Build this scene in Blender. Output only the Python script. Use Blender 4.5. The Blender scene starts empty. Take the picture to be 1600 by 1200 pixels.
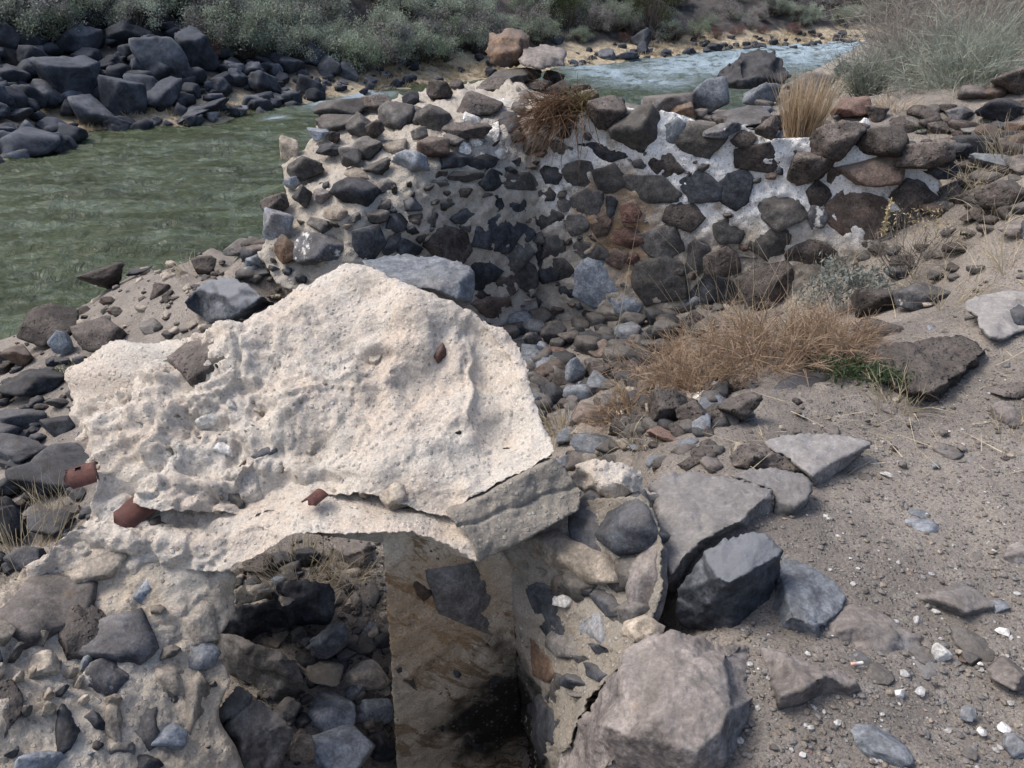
import bpy, bmesh, math, random
import numpy as np
from mathutils import Vector
from mathutils.geometry import delaunay_2d_cdt

# ------------------------------------------------------------------ camera
scn = bpy.context.scene
COLL = scn.collection
PITCH = math.radians(28.0)
FOC = 1256.0                    # focal length in pixels of a 1600 px wide frame
EYE = np.array([0.0, 0.0, 1.6])
cd = bpy.data.cameras.new("camera")
cam = bpy.data.objects.new("camera", cd)
COLL.objects.link(cam)
cam.location = EYE
cam.rotation_euler = (math.radians(90) - PITCH, 0, 0)
cd.sensor_width = 36.0
cd.lens = 36.0 * FOC / 1600.0
cd.clip_start = 0.05
cd.clip_end = 500
scn.camera = cam
scn.render.resolution_x = 1024
scn.render.resolution_y = 768

# ------------------------------------------------------------------ light
SUN_EL, SUN_AZ = math.radians(56), math.radians(-84)     # azimuth from +Y towards +X
w = bpy.data.worlds.new("World")
scn.world = w
w.use_nodes = True
nt = w.node_tree
nt.nodes.clear()
sky = nt.nodes.new("ShaderNodeTexSky")
sky.sky_type = 'NISHITA'
sky.sun_disc = False
sky.sun_elevation = SUN_EL
sky.sun_rotation = SUN_AZ
sky.dust_density = 4.0
sky.ozone_density = 1.0
bg = nt.nodes.new("ShaderNodeBackground")
bg.inputs[1].default_value = 0.13
wo = nt.nodes.new("ShaderNodeOutputWorld")
nt.links.new(sky.outputs[0], bg.inputs[0])
nt.links.new(bg.outputs[0], wo.inputs[0])
sd = bpy.data.lights.new("sun", 'SUN')
sd.energy = 1.5
sd.angle = math.radians(24)
sd.color = (1.0, 0.965, 0.915)
sun = bpy.data.objects.new("sun", sd)
COLL.objects.link(sun)
sdir = Vector((math.sin(SUN_AZ) * math.cos(SUN_EL), math.cos(SUN_AZ) * math.cos(SUN_EL), math.sin(SUN_EL)))
sun.rotation_euler = sdir.to_track_quat('Z', 'Y').to_euler()
sun.location = (0, 0, 20)
scn.view_settings.view_transform = 'Standard'
scn.view_settings.look = 'None'
scn.view_settings.gamma = 1.0
scn.view_settings.exposure = 0.76
scn.view_settings.use_curve_mapping = False

# ------------------------------------------------------------------ sight lines
SP, CP = math.sin(PITCH), math.cos(PITCH)

def dirs(px):
    px = np.asarray(px, float)
    u = (px[..., 0] - 800) / FOC
    v = (600 - px[..., 1]) / FOC
    return np.stack([u, CP + v * SP, -SP + v * CP], -1)

def at_y(x, y, Y):
    d = dirs((x, y)); return EYE + d * (Y / d[1])

def at_z(x, y, z):
    d = dirs((x, y)); return EYE + d * ((z - EYE[2]) / d[2])

def t_of(x, y, val, mode):
    d = dirs((x, y))
    if mode == 'z':
        return (val - EYE[2]) / d[2]
    if mode == 'y':
        return val / d[1]
    return val

# ------------------------------------------------------------------ noise
def _h(ix, iy, iz, seed):
    h = (ix.astype(np.uint32) * np.uint32(374761393) + iy.astype(np.uint32) * np.uint32(668265263)
         + iz.astype(np.uint32) * np.uint32(2147483647 - 1274126177) + np.uint32((seed * 1013904223) & 0xffffffff))
    h = (h ^ (h >> np.uint32(13))) * np.uint32(1274126177)
    h = h ^ (h >> np.uint32(16))
    return (h & np.uint32(0xffffff)).astype(np.float64) / 16777216.0

def vnoise(P, seed=0):
    F = np.floor(P)
    f = P - F
    f = f * f * f * (f * (f * 6 - 15) + 10)
    I = F.astype(np.int64)
    r = 0
    for dx in (0, 1):
        wx = f[:, 0] if dx else 1 - f[:, 0]
        for dy in (0, 1):
            wy = f[:, 1] if dy else 1 - f[:, 1]
            for dz in (0, 1):
                wz = f[:, 2] if dz else 1 - f[:, 2]
                r = r + wx * wy * wz * _h(I[:, 0] + dx, I[:, 1] + dy, I[:, 2] + dz, seed)
    return r * 2 - 1

ROT = np.array([[0.0, 0.8, 0.6], [-0.8, 0.36, -0.48], [-0.6, -0.48, 0.64]])

def fbm(P, freq, octv=4, seed=0, gain=0.5, ridged=False):
    Q = np.asarray(P, float) * freq
    a, s, tot = 1.0, 0, 0
    for k in range(octv):
        n = vnoise(Q, seed + k * 7)
        if ridged:
            n = 1 - 2 * np.abs(n)
        s = s + a * n
        tot += a
        a *= gain
        Q = Q @ ROT.T * 2.03 + 11.3
    return s / tot

def pits(P, freq, seed=0, prob=0.6):
    """Distance-like cell noise: 0 inside round holes, 1 elsewhere."""
    Q = np.asarray(P, float) * freq
    F = np.floor(Q).astype(np.int64)
    best = np.full(len(Q), 9.0)
    for dx in (-1, 0, 1):
        for dy in (-1, 0, 1):
            for dz in (-1, 0, 1):
                I = F + np.array([dx, dy, dz])
                c = np.stack([_h(I[:, 0], I[:, 1], I[:, 2], seed + s) for s in (1, 2, 3)], -1)
                rad = 0.25 + 0.35 * _h(I[:, 0], I[:, 1], I[:, 2], seed + 4)
                on = _h(I[:, 0], I[:, 1], I[:, 2], seed + 5) < prob
                d = np.linalg.norm(I + c - Q, axis=1) / rad
                best = np.minimum(best, np.where(on, d, 9.0))
    return np.clip(best, 0, 1)

# ------------------------------------------------------------------ scalar fields through scattered points
class RBF:
    def __init__(s, XY, val):
        s.X = np.asarray(XY, float)
        s.c = s.X.mean(0)
        s.k = max(np.ptp(s.X[:, 0]), np.ptp(s.X[:, 1]), 1e-6)
        X = (s.X - s.c) / s.k
        n = len(X)
        A = np.zeros((n + 3, n + 3))
        A[:n, :n] = np.linalg.norm(X[:, None] - X[None], axis=2)
        A[:n, n] = 1
        A[:n, n + 1:] = X
        A[n, :n] = 1
        A[n + 1:, :n] = X.T
        s.w = np.linalg.solve(A + 1e-10 * np.eye(n + 3), np.concatenate([val, [0, 0, 0]]))
        s.Xn = X

    def __call__(s, P):
        P = (np.asarray(P, float) - s.c) / s.k
        out = np.empty(len(P))
        for a in range(0, len(P), 20000):
            p = P[a:a + 20000]
            D = np.linalg.norm(p[:, None] - s.Xn[None], axis=2)
            out[a:a + 20000] = D @ s.w[:-3] + s.w[-3] + p @ s.w[-2:]
        return out

class Surf:
    """A wall-like surface of the place, given by points on sight lines with their true distance."""
    def __init__(s, ctrl, mode='y'):
        c = [(p[0], p[1], p[2], p[3] if len(p) > 3 else mode) for p in ctrl]
        s.f = RBF([(p[0], p[1]) for p in c], np.array([1.0 / t_of(*p) for p in c]))

    def __call__(s, px):
        px = np.asarray(px, float)
        return EYE + dirs(px) / s.f(px)[:, None]

    def frame(s, px):
        px = np.asarray(px, float)
        a, b, c = s(px), s(px + [4, 0]), s(px + [0, 4])
        n = np.cross(c - a, b - a)
        n /= np.linalg.norm(n, axis=1)[:, None]
        sg = np.sign(np.sum(n * (EYE - a), 1))
        return a, n * sg[:, None]

class Plane(Surf):
    def __init__(s, p0, n):
        s.p0 = np.asarray(p0, float); s.n = np.asarray(n, float)

    def __call__(s, px):
        d = dirs(px)
        return EYE + d * (np.dot(s.p0 - EYE, s.n) / (d @ s.n))[:, None]

# ------------------------------------------------------------------ mesh building
def mesh_of(name, V, F, smooth=True):
    m = bpy.data.meshes.new(name)
    V = np.ascontiguousarray(V, np.float32)
    F = np.asarray(F)
    k = F.shape[1]
    m.vertices.add(len(V)); m.vertices.foreach_set("co", V.ravel())
    m.loops.add(F.size); m.loops.foreach_set("vertex_index", np.ascontiguousarray(F, np.int32).ravel())
    m.polygons.add(len(F)); m.polygons.foreach_set("loop_start", np.arange(0, F.size, k, dtype=np.int32))
    m.polygons.foreach_set("use_smooth", np.full(len(F), smooth))
    m.update(calc_edges=True); m.validate()
    return m

def link(name, data, mat=None, parent=None, label=None, cat=None, group=None, kind=None):
    o = bpy.data.objects.new(name, data)
    COLL.objects.link(o)
    if mat is not None and data is not None and not data.materials:
        data.materials.append(mat)
    if parent is not None:
        o.parent = parent
    if label: o["label"] = label
    if cat: o["category"] = cat
    if group: o["group"] = group
    if kind: o["kind"] = kind
    return o

def recenter(V, base=True):
    c = V.mean(0)
    if base:
        c = np.array([c[0], c[1], V[:, 2].min()])
    return V - c, c

def inside(P, poly):
    P = np.asarray(P); poly = np.asarray(poly)
    x, y = P[:, 0], P[:, 1]
    r = np.zeros(len(P), bool)
    for (x1, y1), (x2, y2) in zip(poly, np.roll(poly, -1, 0)):
        c = (y1 > y) != (y2 > y)
        with np.errstate(divide='ignore', invalid='ignore'):
            r ^= c & (x < (x2 - x1) * (y - y1) / (y2 - y1 + 1e-12) + x1)
    return r

def edge_dist(P, poly):
    P = np.asarray(P); poly = np.asarray(poly)
    best = np.full(len(P), 1e9)
    for a, b in zip(poly, np.roll(poly, -1, 0)):
        ab = b - a
        t = np.clip(((P - a) @ ab) / (ab @ ab + 1e-12), 0, 1)
        best = np.minimum(best, np.linalg.norm(P - a - t[:, None] * ab, axis=1))
    return best

def rough_outline(poly, step, amp, rng):
    out = []
    poly = np.asarray(poly, float)
    for a, b in zip(poly, np.roll(poly, -1, 0)):
        L = np.linalg.norm(b - a)
        n = max(1, int(round(L / step)))
        nr = np.array([-(b - a)[1], (b - a)[0]]) / (L + 1e-9)
        for i in range(n):
            p = a + (b - a) * i / n
            if i:
                p = p + nr * rng.normal(0, amp)
            out.append(p)
    return np.array(out)

def fill(poly, step, rng):
    """Triangulated fill of a polygon with an even spread of inner points."""
    lo, hi = poly.min(0), poly.max(0)
    gx, gy = np.meshgrid(np.arange(lo[0], hi[0], step), np.arange(lo[1], hi[1], step * 0.87))
    gx[1::2] += step / 2
    G = np.stack([gx.ravel(), gy.ravel()], 1) + rng.uniform(-.22, .22, (gx.size, 2)) * step
    G = G[inside(G, poly)]
    if len(G):
        G = G[edge_dist(G, poly) > step * 0.55]
    allp = np.concatenate([poly, G]) if len(G) else poly
    nb = len(poly)
    r = delaunay_2d_cdt([Vector(p) for p in allp], [(i, (i + 1) % nb) for i in range(nb)], [], 1, 1e-4)
    V = np.array([(v.x, v.y) for v in r[0]])
    F = np.array([f for f in r[2] if len(f) == 3])
    return V, F

def vnormals(V, F):
    n = np.cross(V[F[:, 1]] - V[F[:, 0]], V[F[:, 2]] - V[F[:, 0]])
    N = np.zeros_like(V)
    for k in range(3):
        np.add.at(N, F[:, k], n)
    return N / (np.linalg.norm(N, axis=1)[:, None] + 1e-12)

def face_camera(V, F):
    n = np.cross(V[F[:, 1]] - V[F[:, 0]], V[F[:, 2]] - V[F[:, 0]])
    c = V[F].mean(1)
    if np.sum(np.sum(n * (EYE - c), 1)) < 0:
        F = F[:, ::-1]
    return F

def close_back(V, F, T, D, taper=0.35):
    """Give a front surface a body of thickness T behind it (direction D)."""
    E = {}
    for f in F:
        for i in range(3):
            E[(f[i], f[(i + 1) % 3])] = 1
    nxt = {a: b for (a, b) in E if (b, a) not in E}
    loops = []
    seen = set()
    for s in list(nxt):
        if s in seen: continue
        lp = []; c = s
        while c not in seen and c in nxt:
            seen.add(c); lp.append(c); c = nxt[c]
        loops.append(lp)
    lp = max(loops, key=len)
    n = len(lp)
    B = V[lp]
    cen = B.mean(0)
    rings = [lp]
    VV = [V]; base = len(V); FF = [F]
    for fr, sc in ((0.3, 0.02), (0.7, taper * .5), (1.0, taper)):
        R = B + (cen - B) * sc
        proj = ((R - cen) @ D)[:, None] * D
        R = R - proj * fr + D * T * fr          # flatten towards a back plane
        for _ in range(int(3 + 8 * fr)):
            R = R * .5 + (np.roll(R, 1, 0) + np.roll(R, -1, 0)) * .25
        R = R + (fbm(R, 9, 3, 17) * T * .05)[:, None] * D
        VV.append(R)
        ids = list(range(base, base + n)); base += n
        pr = rings[-1]
        q = []
        for i in range(n):
            j = (i + 1) % n
            q.append((pr[j], pr[i], ids[i])); q.append((pr[j], ids[i], ids[j]))
        FF.append(np.array(q)); rings.append(ids)
    VV.append((cen + D * T * 1.03)[None])
    FF.append(np.array([(rings[-1][(i + 1) % n], rings[-1][i], base) for i in range(n)]))
    return np.concatenate(VV), np.concatenate(FF)

def zc(region, pts):
    """Points read off an enlarged view: region = (x0, y0, scale)."""
    x0, y0, s = region
    return [(x0 + p[0] / s, y0 + p[1] / s) + tuple(p[2:]) for p in pts]

def sheet(name, outline, surf, step, mat, T, D, amp=0.01, freq=8, seed=1, edge=1.5, disp=None, octv=5, parent=None, **kw):
    rng = np.random.default_rng(seed)
    poly = rough_outline(outline, step, edge, rng)
    P2, F = fill(poly, step, rng)
    V = surf(P2)
    F = face_camera(V, F)
    N = vnormals(V, F)
    h = fbm(V, freq, octv, seed) * amp
    if disp is not None:
        h = h + disp(V, P2, N)
    V = V + N * h[:, None]
    D = np.asarray(D, float); D = D / np.linalg.norm(D)
    V, F = close_back(V, F, T, D)
    pl = np.array(parent.location) if parent is not None else None
    if parent is None:
        V, c = recenter(V)
    else:
        V = V - pl; c = np.zeros(3)
    o = link(name, mesh_of(name, V, F), mat, parent, **kw)
    o.location = c
    return o

def facet(name, outline, inner, mat, T=0.3, D=None, mode='z', step=6, amp=0.012, freq=14, seed=1, edge=1.0,
          disp=None, soft=0, parent=None, **kw):
    """A stone with the facets, ridges and outline that were measured, closed at the back."""
    rng = np.random.default_rng(seed)
    norm = lambda L: [(p[0], p[1], t_of(p[0], p[1], p[2], p[3] if len(p) > 3 else mode)) for p in L]
    O, I = norm(outline), norm(inner)
    A = O + I
    nb = len(O)
    r = delaunay_2d_cdt([Vector(p[:2]) for p in A], [(i, (i + 1) % nb) for i in range(nb)], [], 1, 1e-4)
    cv = np.array([(v.x, v.y) for v in r[0]])
    AA = np.array([p[:2] for p in A]); it = np.array([1 / p[2] for p in A])
    ci = np.array([it[np.argmin(np.sum((AA - v) ** 2, 1))] for v in cv])
    tris = np.array([f for f in r[2] if len(f) == 3])
    poly = rough_outline([p[:2] for p in O], step, edge, rng)
    P2, F = fill(poly, step, rng)
    best = np.full(len(P2), -1e9); val = np.zeros(len(P2))
    for t in tris:
        a, b, c = cv[t]
        M = np.array([b - a, c - a]).T
        if abs(np.linalg.det(M)) < 1e-6: continue
        uv = (P2 - a) @ np.linalg.inv(M).T
        l = np.stack([1 - uv.sum(1), uv[:, 0], uv[:, 1]], 1)
        q = l.min(1)
        m = q > best
        best[m] = q[m]
        lc = np.clip(l, 0, 1); lc = lc / lc.sum(1)[:, None]
        val[m] = (lc @ ci[t])[m]
    V = EYE + dirs(P2) / val[:, None]
    F = face_camera(V, F)
    for _ in range(soft):
        S = np.zeros_like(V); cnt = np.zeros(len(V))
        for a, b in ((0, 1), (1, 2), (2, 0)):
            np.add.at(S, F[:, a], V[F[:, b]]); np.add.at(cnt, F[:, a], 1)
            np.add.at(S, F[:, b], V[F[:, a]]); np.add.at(cnt, F[:, b], 1)
        V = V * .5 + .5 * S / cnt[:, None]
    N = vnormals(V, F)
    h = fbm(V, freq, 5, seed, .58) * amp * 1.7 - np.clip(fbm(V, freq * .45, 4, seed + 40, .55, True) - .45, 0, 1) * amp * 3.2
    if disp is not None:
        h = h + disp(V, P2, N)
    V = V + N * h[:, None]
    if D is None:
        D = dirs(P2.mean(0)) + np.array([0, 0, -.25])
    D = np.asarray(D, float); D = D / np.linalg.norm(D)
    V, F = close_back(V, F, T, D)
    if parent is None:
        V, c = recenter(V)
    else:
        V = V - np.array(parent.location); c = np.zeros(3)
    o = link(name, mesh_of(name, V, F), mat, parent, **kw)
    o.location = c
    return o

def embed(surf, parent, cx, cy, wd, ht, ang, mat, proud=0.02, seed=0, name="stone", ir=0.15, label=None, disp=0.004, sink=0.04, origin=None, grow=1.1, lift=0.0):
    """One stone set in a wall: irregular outline, broken front face, its body sunk in the mortar."""
    rng = np.random.default_rng(seed + 1000)
    k = int(rng.integers(5, 8))
    th = (np.arange(k) + rng.uniform(-.34, .34, k) + rng.uniform(0, 1)) / k * 2 * np.pi
    rr = 1.12 + rng.uniform(-ir, ir, k)
    pts = np.stack([np.cos(th), np.sin(th)], 1) * rr[:, None]
    pts = pts / np.ptp(pts, axis=0) * 2
    wd *= grow; ht *= grow
    out = []
    for i in range(k):
        a, b = pts[i], pts[(i + 1) % k]
        for j in range(4):
            p = a + (b - a) * j / 4
            if j: p = p * (1 + rng.normal(0, .022) + .02)
            out.append(p)
    O = np.array(out)
    ca, sa = math.cos(math.radians(ang)), math.sin(math.radians(ang))
    tilt = rng.uniform(-.5, .5, 2) * proud
    tilt2 = rng.uniform(-1, 1, 2)
    V = []; n = len(O)
    if proud <= .07:                                   # flush in the mortar, which laps raggedly over the stone's rim
        prof = ((1.02, -sink), (1.01, -.012), (.975, .45 * proud), (.9, .8 * proud), (.6, .95 * proud), (.3, 1.0 * proud))
    else:
        prof = ((1.0, -sink), (1.0, -.3 * proud), (.975, .5 * proud), (.9, .88 * proud), (.6, 1.0 * proud), (.28, 1.02 * proud))
    tilt3 = rng.uniform(-1, 1, (3, 2)); lim3 = rng.uniform(-.1, .35, 3)
    for sc, hh in prof:
        R = O * sc
        X = R[:, 0] * wd / 2; Y = R[:, 1] * ht / 2
        px = np.stack([cx + X * ca - Y * sa, cy + X * sa + Y * ca], 1)
        a, nn = surf.frame(px)
        off = hh + (R @ tilt if hh > 0 else 0)
        if hh > 0:
            for a3, l3 in zip(tilt3, lim3):
                off = np.minimum(off, proud * 1.0 - np.maximum(0, R @ a3 - l3) * max(proud, .03) * 1.5)
        V.append(a + nn * (np.broadcast_to(off, n) + lift)[:, None])
    a, nn = surf.frame(np.array([[cx, cy]]))
    V.append(a + nn * (prof[-1][1] + lift))
    V = np.concatenate(V)
    F = []
    for r in range(5):
        for i in range(n):
            j = (i + 1) % n
            F += [(r * n + i, r * n + j, (r + 1) * n + j), (r * n + i, (r + 1) * n + j, (r + 1) * n + i)]
    F += [(5 * n + i, 5 * n + (i + 1) % n, 6 * n) for i in range(n)]
    F = face_camera(V, np.array(F))
    size = np.ptp(V, axis=0).max()
    V = V + vnormals(V, F) * (fbm(V, 5.5 / max(size, .05), 5, seed, .6) * disp * size * 9)[:, None]
    V = V - (np.array(origin) if origin is not None else np.array(parent.location))
    o = link(name, mesh_of(name, V, F), mat, parent)
    if label: o["label"] = label
    return o

_ico = {}
def ico(sub):
    if sub not in _ico:
        bm = bmesh.new()
        bmesh.ops.create_icosphere(bm, subdivisions=sub, radius=1)
        V = np.array([v.co[:] for v in bm.verts]); F = np.array([[v.index for v in f.verts] for f in bm.faces])
        bm.free()
        _ico[sub] = (V / np.linalg.norm(V, axis=1)[:, None], F)
    return _ico[sub]

def rock_shape(seed, n=15, sub=4, sharp=26, amp=.035, rmin=.55):
    rng = np.random.default_rng(seed)
    V, F = ico(sub)
    g = (np.arange(n) + .5) / n
    ph = np.arccos(1 - 2 * g); th = np.pi * (1 + 5 ** .5) * np.arange(n) + rng.uniform(0, 7)
    Nn = np.stack([np.cos(th) * np.sin(ph), np.sin(th) * np.sin(ph), np.cos(ph)], 1) + rng.normal(0, .3, (n, 3))
    Nn /= np.linalg.norm(Nn, axis=1)[:, None]
    d = rng.uniform(rmin, 1.0, n)
    q = np.clip(V @ Nn.T, 0, None) / d
    r = (np.sum(q ** sharp, 1)) ** (-1 / sharp)
    P = V * np.clip(r, 0, 1.5)[:, None]
    P = P * (1 + amp * fbm(P, 2.2, 2, seed) + amp * 1.2 * fbm(P, 6.5, 4, seed + 3, .6))[:, None]
    lo, hi = P.min(0), P.max(0)
    return (P - (lo + hi) / 2) / (hi - lo), F

def blades(base, direc, length, width, droop, seg=4, seed=0, curl=0.25):
    """Grass blades and twigs: tapered ribbons that bend under their weight."""
    rng = np.random.default_rng(seed)
    base = np.asarray(base, float); n = len(base)
    direc = direc / (np.linalg.norm(direc, axis=1)[:, None] + 1e-9)
    length = np.broadcast_to(length, n); width = np.broadcast_to(width, n); droop = np.broadcast_to(droop, n)
    side = np.cross(direc, rng.normal(0, 1, (n, 3)))
    side /= np.linalg.norm(side, axis=1)[:, None] + 1e-9
    bend = np.cross(direc, side) * rng.normal(0, curl, n)[:, None]
    V = np.empty((n, seg + 1, 2, 3))
    for k in range(seg + 1):
        s = k / seg
        c = base + direc * (length * s)[:, None] + bend * (length * s * s)[:, None]
        c = c + np.array([0, 0, -1.0]) * (droop * length * s * s)[:, None]
        wk = (width * (1 - s * .8) / 2)[:, None]
        V[:, k, 0] = c - side * wk
        V[:, k, 1] = c + side * wk
    idx = np.arange(n * (seg + 1) * 2).reshape(n, seg + 1, 2)
    F = np.stack([idx[:, :-1, 0], idx[:, :-1, 1], idx[:, 1:, 1], idx[:, 1:, 0]], -1).reshape(-1, 4)
    return V.reshape(-1, 3), F, V

def join(parts):
    V, F, b = [], [], 0
    for v, f in parts:
        V.append(v); F.append(np.asarray(f) + b); b += len(v)
    return np.concatenate(V), np.concatenate(F)
# ------------------------------------------------------------------ materials
def new_mat(name):
    m = bpy.data.materials.new(name)
    m.use_nodes = True
    t = m.node_tree
    b = t.nodes["Principled BSDF"]
    b.inputs["Specular IOR Level"].default_value = 0.25
    return m, t, b

class G:
    """Small node-graph writer."""
    def __init__(s, t):
        s.t = t
        s.pos = t.nodes.new("ShaderNodeNewGeometry")

    def node(s, k, **p):
        n = s.t.nodes.new(k)
        for a, v in p.items(): setattr(n, a, v)
        return n

    def put(s, sock, v):
        if isinstance(v, bpy.types.NodeSocket): s.t.links.new(v, sock)
        elif isinstance(v, (tuple, list)) and len(v) == 3 and sock.type == 'RGBA': sock.default_value = (*v, 1)
        else: sock.default_value = v

    def noise(s, scale, detail=5, rough=.55, vec=None, dist=0.0, w=None):
        n = s.node("ShaderNodeTexNoise")
        s.put(n.inputs["Vector"], vec or s.pos.outputs["Position"])
        n.inputs["Scale"].default_value = scale
        n.inputs["Detail"].default_value = detail
        n.inputs["Roughness"].default_value = rough
        n.inputs["Distortion"].default_value = dist
        return n.outputs[0]

    def voro(s, scale, feature='F1', out=0, vec=None):
        n = s.node("ShaderNodeTexVoronoi", feature=feature)
        s.put(n.inputs["Vector"], vec or s.pos.outputs["Position"])
        n.inputs["Scale"].default_value = scale
        return n.outputs[out]

    def ramp(s, v, a, b, lo=0.0, hi=1.0):
        n = s.node("ShaderNodeMapRange")
        n.interpolation_type = 'SMOOTHSTEP'
        s.put(n.inputs[0], v)
        for i, x in enumerate((a, b, lo, hi)): s.put(n.inputs[1 + i], x)
        return n.outputs[0]

    def mix(s, f, a, b, mode='MIX'):
        n = s.node("ShaderNodeMix", data_type='RGBA', blend_type=mode)
        s.put(n.inputs[0], f); s.put(n.inputs[6], a); s.put(n.inputs[7], b)
        return n.outputs[2]

    def math(s, op, a, b=0.0, c=0.0):
        n = s.node("ShaderNodeMath", operation=op)
        s.put(n.inputs[0], a); s.put(n.inputs[1], b); s.put(n.inputs[2], c)
        return n.outputs[0]

    def sep(s, v):
        n = s.node("ShaderNodeSeparateXYZ"); s.put(n.inputs[0], v); return n.outputs

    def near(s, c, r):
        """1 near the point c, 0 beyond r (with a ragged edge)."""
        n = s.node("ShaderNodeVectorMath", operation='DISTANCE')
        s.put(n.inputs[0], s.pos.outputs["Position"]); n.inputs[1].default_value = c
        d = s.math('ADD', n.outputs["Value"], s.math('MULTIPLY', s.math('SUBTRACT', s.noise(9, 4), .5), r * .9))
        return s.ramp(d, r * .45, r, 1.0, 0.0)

    def bump(s, h, strength, dist, nrm=None):
        n = s.node("ShaderNodeBump")
        n.inputs["Strength"].default_value = strength; n.inputs["Distance"].default_value = dist
        s.put(n.inputs["Height"], h)
        if nrm is not None: s.put(n.inputs["Normal"], nrm)
        return n.outputs[0]

    def objvar(s, col, lo=.75, hi=1.25):
        oi = s.node("ShaderNodeObjectInfo")
        hsv = s.node("ShaderNodeHueSaturation")
        s.put(hsv.inputs["Value"], s.ramp(oi.outputs["Random"], 0.0, 1.0, lo, hi))
        s.put(hsv.inputs["Color"], col)
        return hsv.outputs[0]

def rock_mat(name, c1, c2, c3=None, dust=0.35, dust_light_col=(.30, .265, .23), vesic=0.0, scale=7.0, bump=.5, fleck=0.15, rough=.88, lichen=0.0, crust=0.0):
    m, t, b = new_mat(name)
    g = G(t)
    n1 = g.noise(scale, 6, .62, dist=.6)
    col = g.mix(g.ramp(n1, .32, .68), c1, c2)
    if c3:
        col = g.mix(g.ramp(g.noise(scale * .45, 4, .6), .5, .7), col, c3)
    col = g.mix(.8, col, g.mix(1.0, col, g.ramp(g.noise(scale * 3.2, 6, .68, dist=.4), .3, .72, .5, 1.5), 'MULTIPLY'))
    n2 = g.noise(95, 5, .7)
    col = g.mix(.6, col, g.mix(1.0, col, g.ramp(n2, .25, .75, .35, 1.7), 'MULTIPLY'))
    col = g.mix(g.math('MULTIPLY', g.ramp(g.noise(170, 2), .66, .74), fleck), col, (.5, .48, .45))
    h = g.math('ADD', g.math('MULTIPLY', g.noise(38, 6, .65), .6), g.math('MULTIPLY', n2, .35))
    if vesic:
        v = g.voro(62)
        hole = g.math('MULTIPLY', g.ramp(v, .16, .36, 1, 0), g.ramp(g.noise(22, 2), .4, .55))
        v2 = g.voro(24)
        hole = g.math('MAXIMUM', hole, g.math('MULTIPLY', g.ramp(v2, .14, .3, 1, 0), g.ramp(g.noise(9, 2), .48, .6)))
        h = g.math('SUBTRACT', h, g.math('MULTIPLY', hole, vesic))
        col = g.mix(g.math('MULTIPLY', hole, .35), col, (.02, .018, .017))
    nz = g.sep(g.pos.outputs["Normal"])[2]
    dm = g.math('MULTIPLY', g.ramp(g.math('ADD', nz, g.math('MULTIPLY', g.math('SUBTRACT', g.noise(12, 5, .7), .5), .9)), .35, .95), dust)
    col = g.mix(dm, col, dust_light_col)  # paler upward faces: dust, and partly top light put into the colour
    if crust:
        cm = g.math('MULTIPLY', g.ramp(g.noise(5.5, 5, .65), .58, .64), crust)
        col = g.mix(cm, col, (.62, .60, .56))
    if lichen:
        col = g.mix(g.math('MULTIPLY', g.ramp(g.noise(15, 4, .6), .66, .72), lichen), col, (.30, .20, .08))
    col = g.objvar(col)
    g.put(b.inputs["Base Color"], col)
    b.inputs["Roughness"].default_value = rough
    g.put(b.inputs["Normal"], g.bump(h, bump, .02))
    return m

ROCK = {
 'd': rock_mat("basalt_dark", (.018, .020, .025), (.062, .067, .077), dust=.15, fleck=.1),
 'g': rock_mat("basalt_grey", (.052, .050, .049), (.118, .112, .107), (.085, .078, .070), dust=.22),
 'l': rock_mat("basalt_pale", (.135, .155, .18), (.225, .245, .27), (.18, .18, .185), dust=.12),
 'b': rock_mat("basalt_brown", (.075, .054, .045), (.155, .116, .095), (.09, .078, .072), dust=.2, vesic=.5),
 'v': rock_mat("basalt_vesicular", (.036, .031, .029), (.105, .088, .080), dust=.18, vesic=1.0, bump=.8),
 'm': rock_mat("basalt_mauve", (.095, .084, .080), (.195, .172, .160), (.13, .13, .134), dust=.25, lichen=.3),
 'r': rock_mat("scoria_red", (.085, .045, .035), (.17, .10, .08), dust=.2, vesic=1.0),
 't': rock_mat("stone_tan", (.22, .19, .155), (.36, .31, .25), dust=.25),
 'p': rock_mat("pebble_pale", (.38, .37, .36), (.58, .57, .55), dust=.1, fleck=.05),
 'w': rock_mat("lime_white", (.50, .485, .45), (.68, .66, .62), dust=.05, fleck=.02),
 'o': rock_mat("rock_rusty", (.075, .052, .040), (.165, .105, .068), (.055, .050, .050), dust=.2, vesic=.3),
 'c': rock_mat("basalt_crusted", (.045, .047, .055), (.12, .12, .125), dust=.2, crust=.9),
 'f': rock_mat("basalt_far", (.018, .021, .028), (.060, .067, .082), dust=.3, dust_light_col=(.13, .14, .16), scale=1.6, bump=.5),
 's': rock_mat("slab_dusty", (.15, .142, .138), (.235, .222, .213), (.18, .178, .182), dust=.45, dust_light_col=(.30, .28, .262), lichen=.15),
 'k': rock_mat("basalt_dark_lit_top", (.032, .036, .044), (.085, .092, .104), dust=.75, dust_light_col=(.20, .208, .222), fleck=.1),  # pale upward faces paint the light on the boulder tops
 'h': rock_mat("basalt_far_pale", (.045, .052, .066), (.105, .115, .135), dust=.1, scale=1.6, bump=.5),
}

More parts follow.
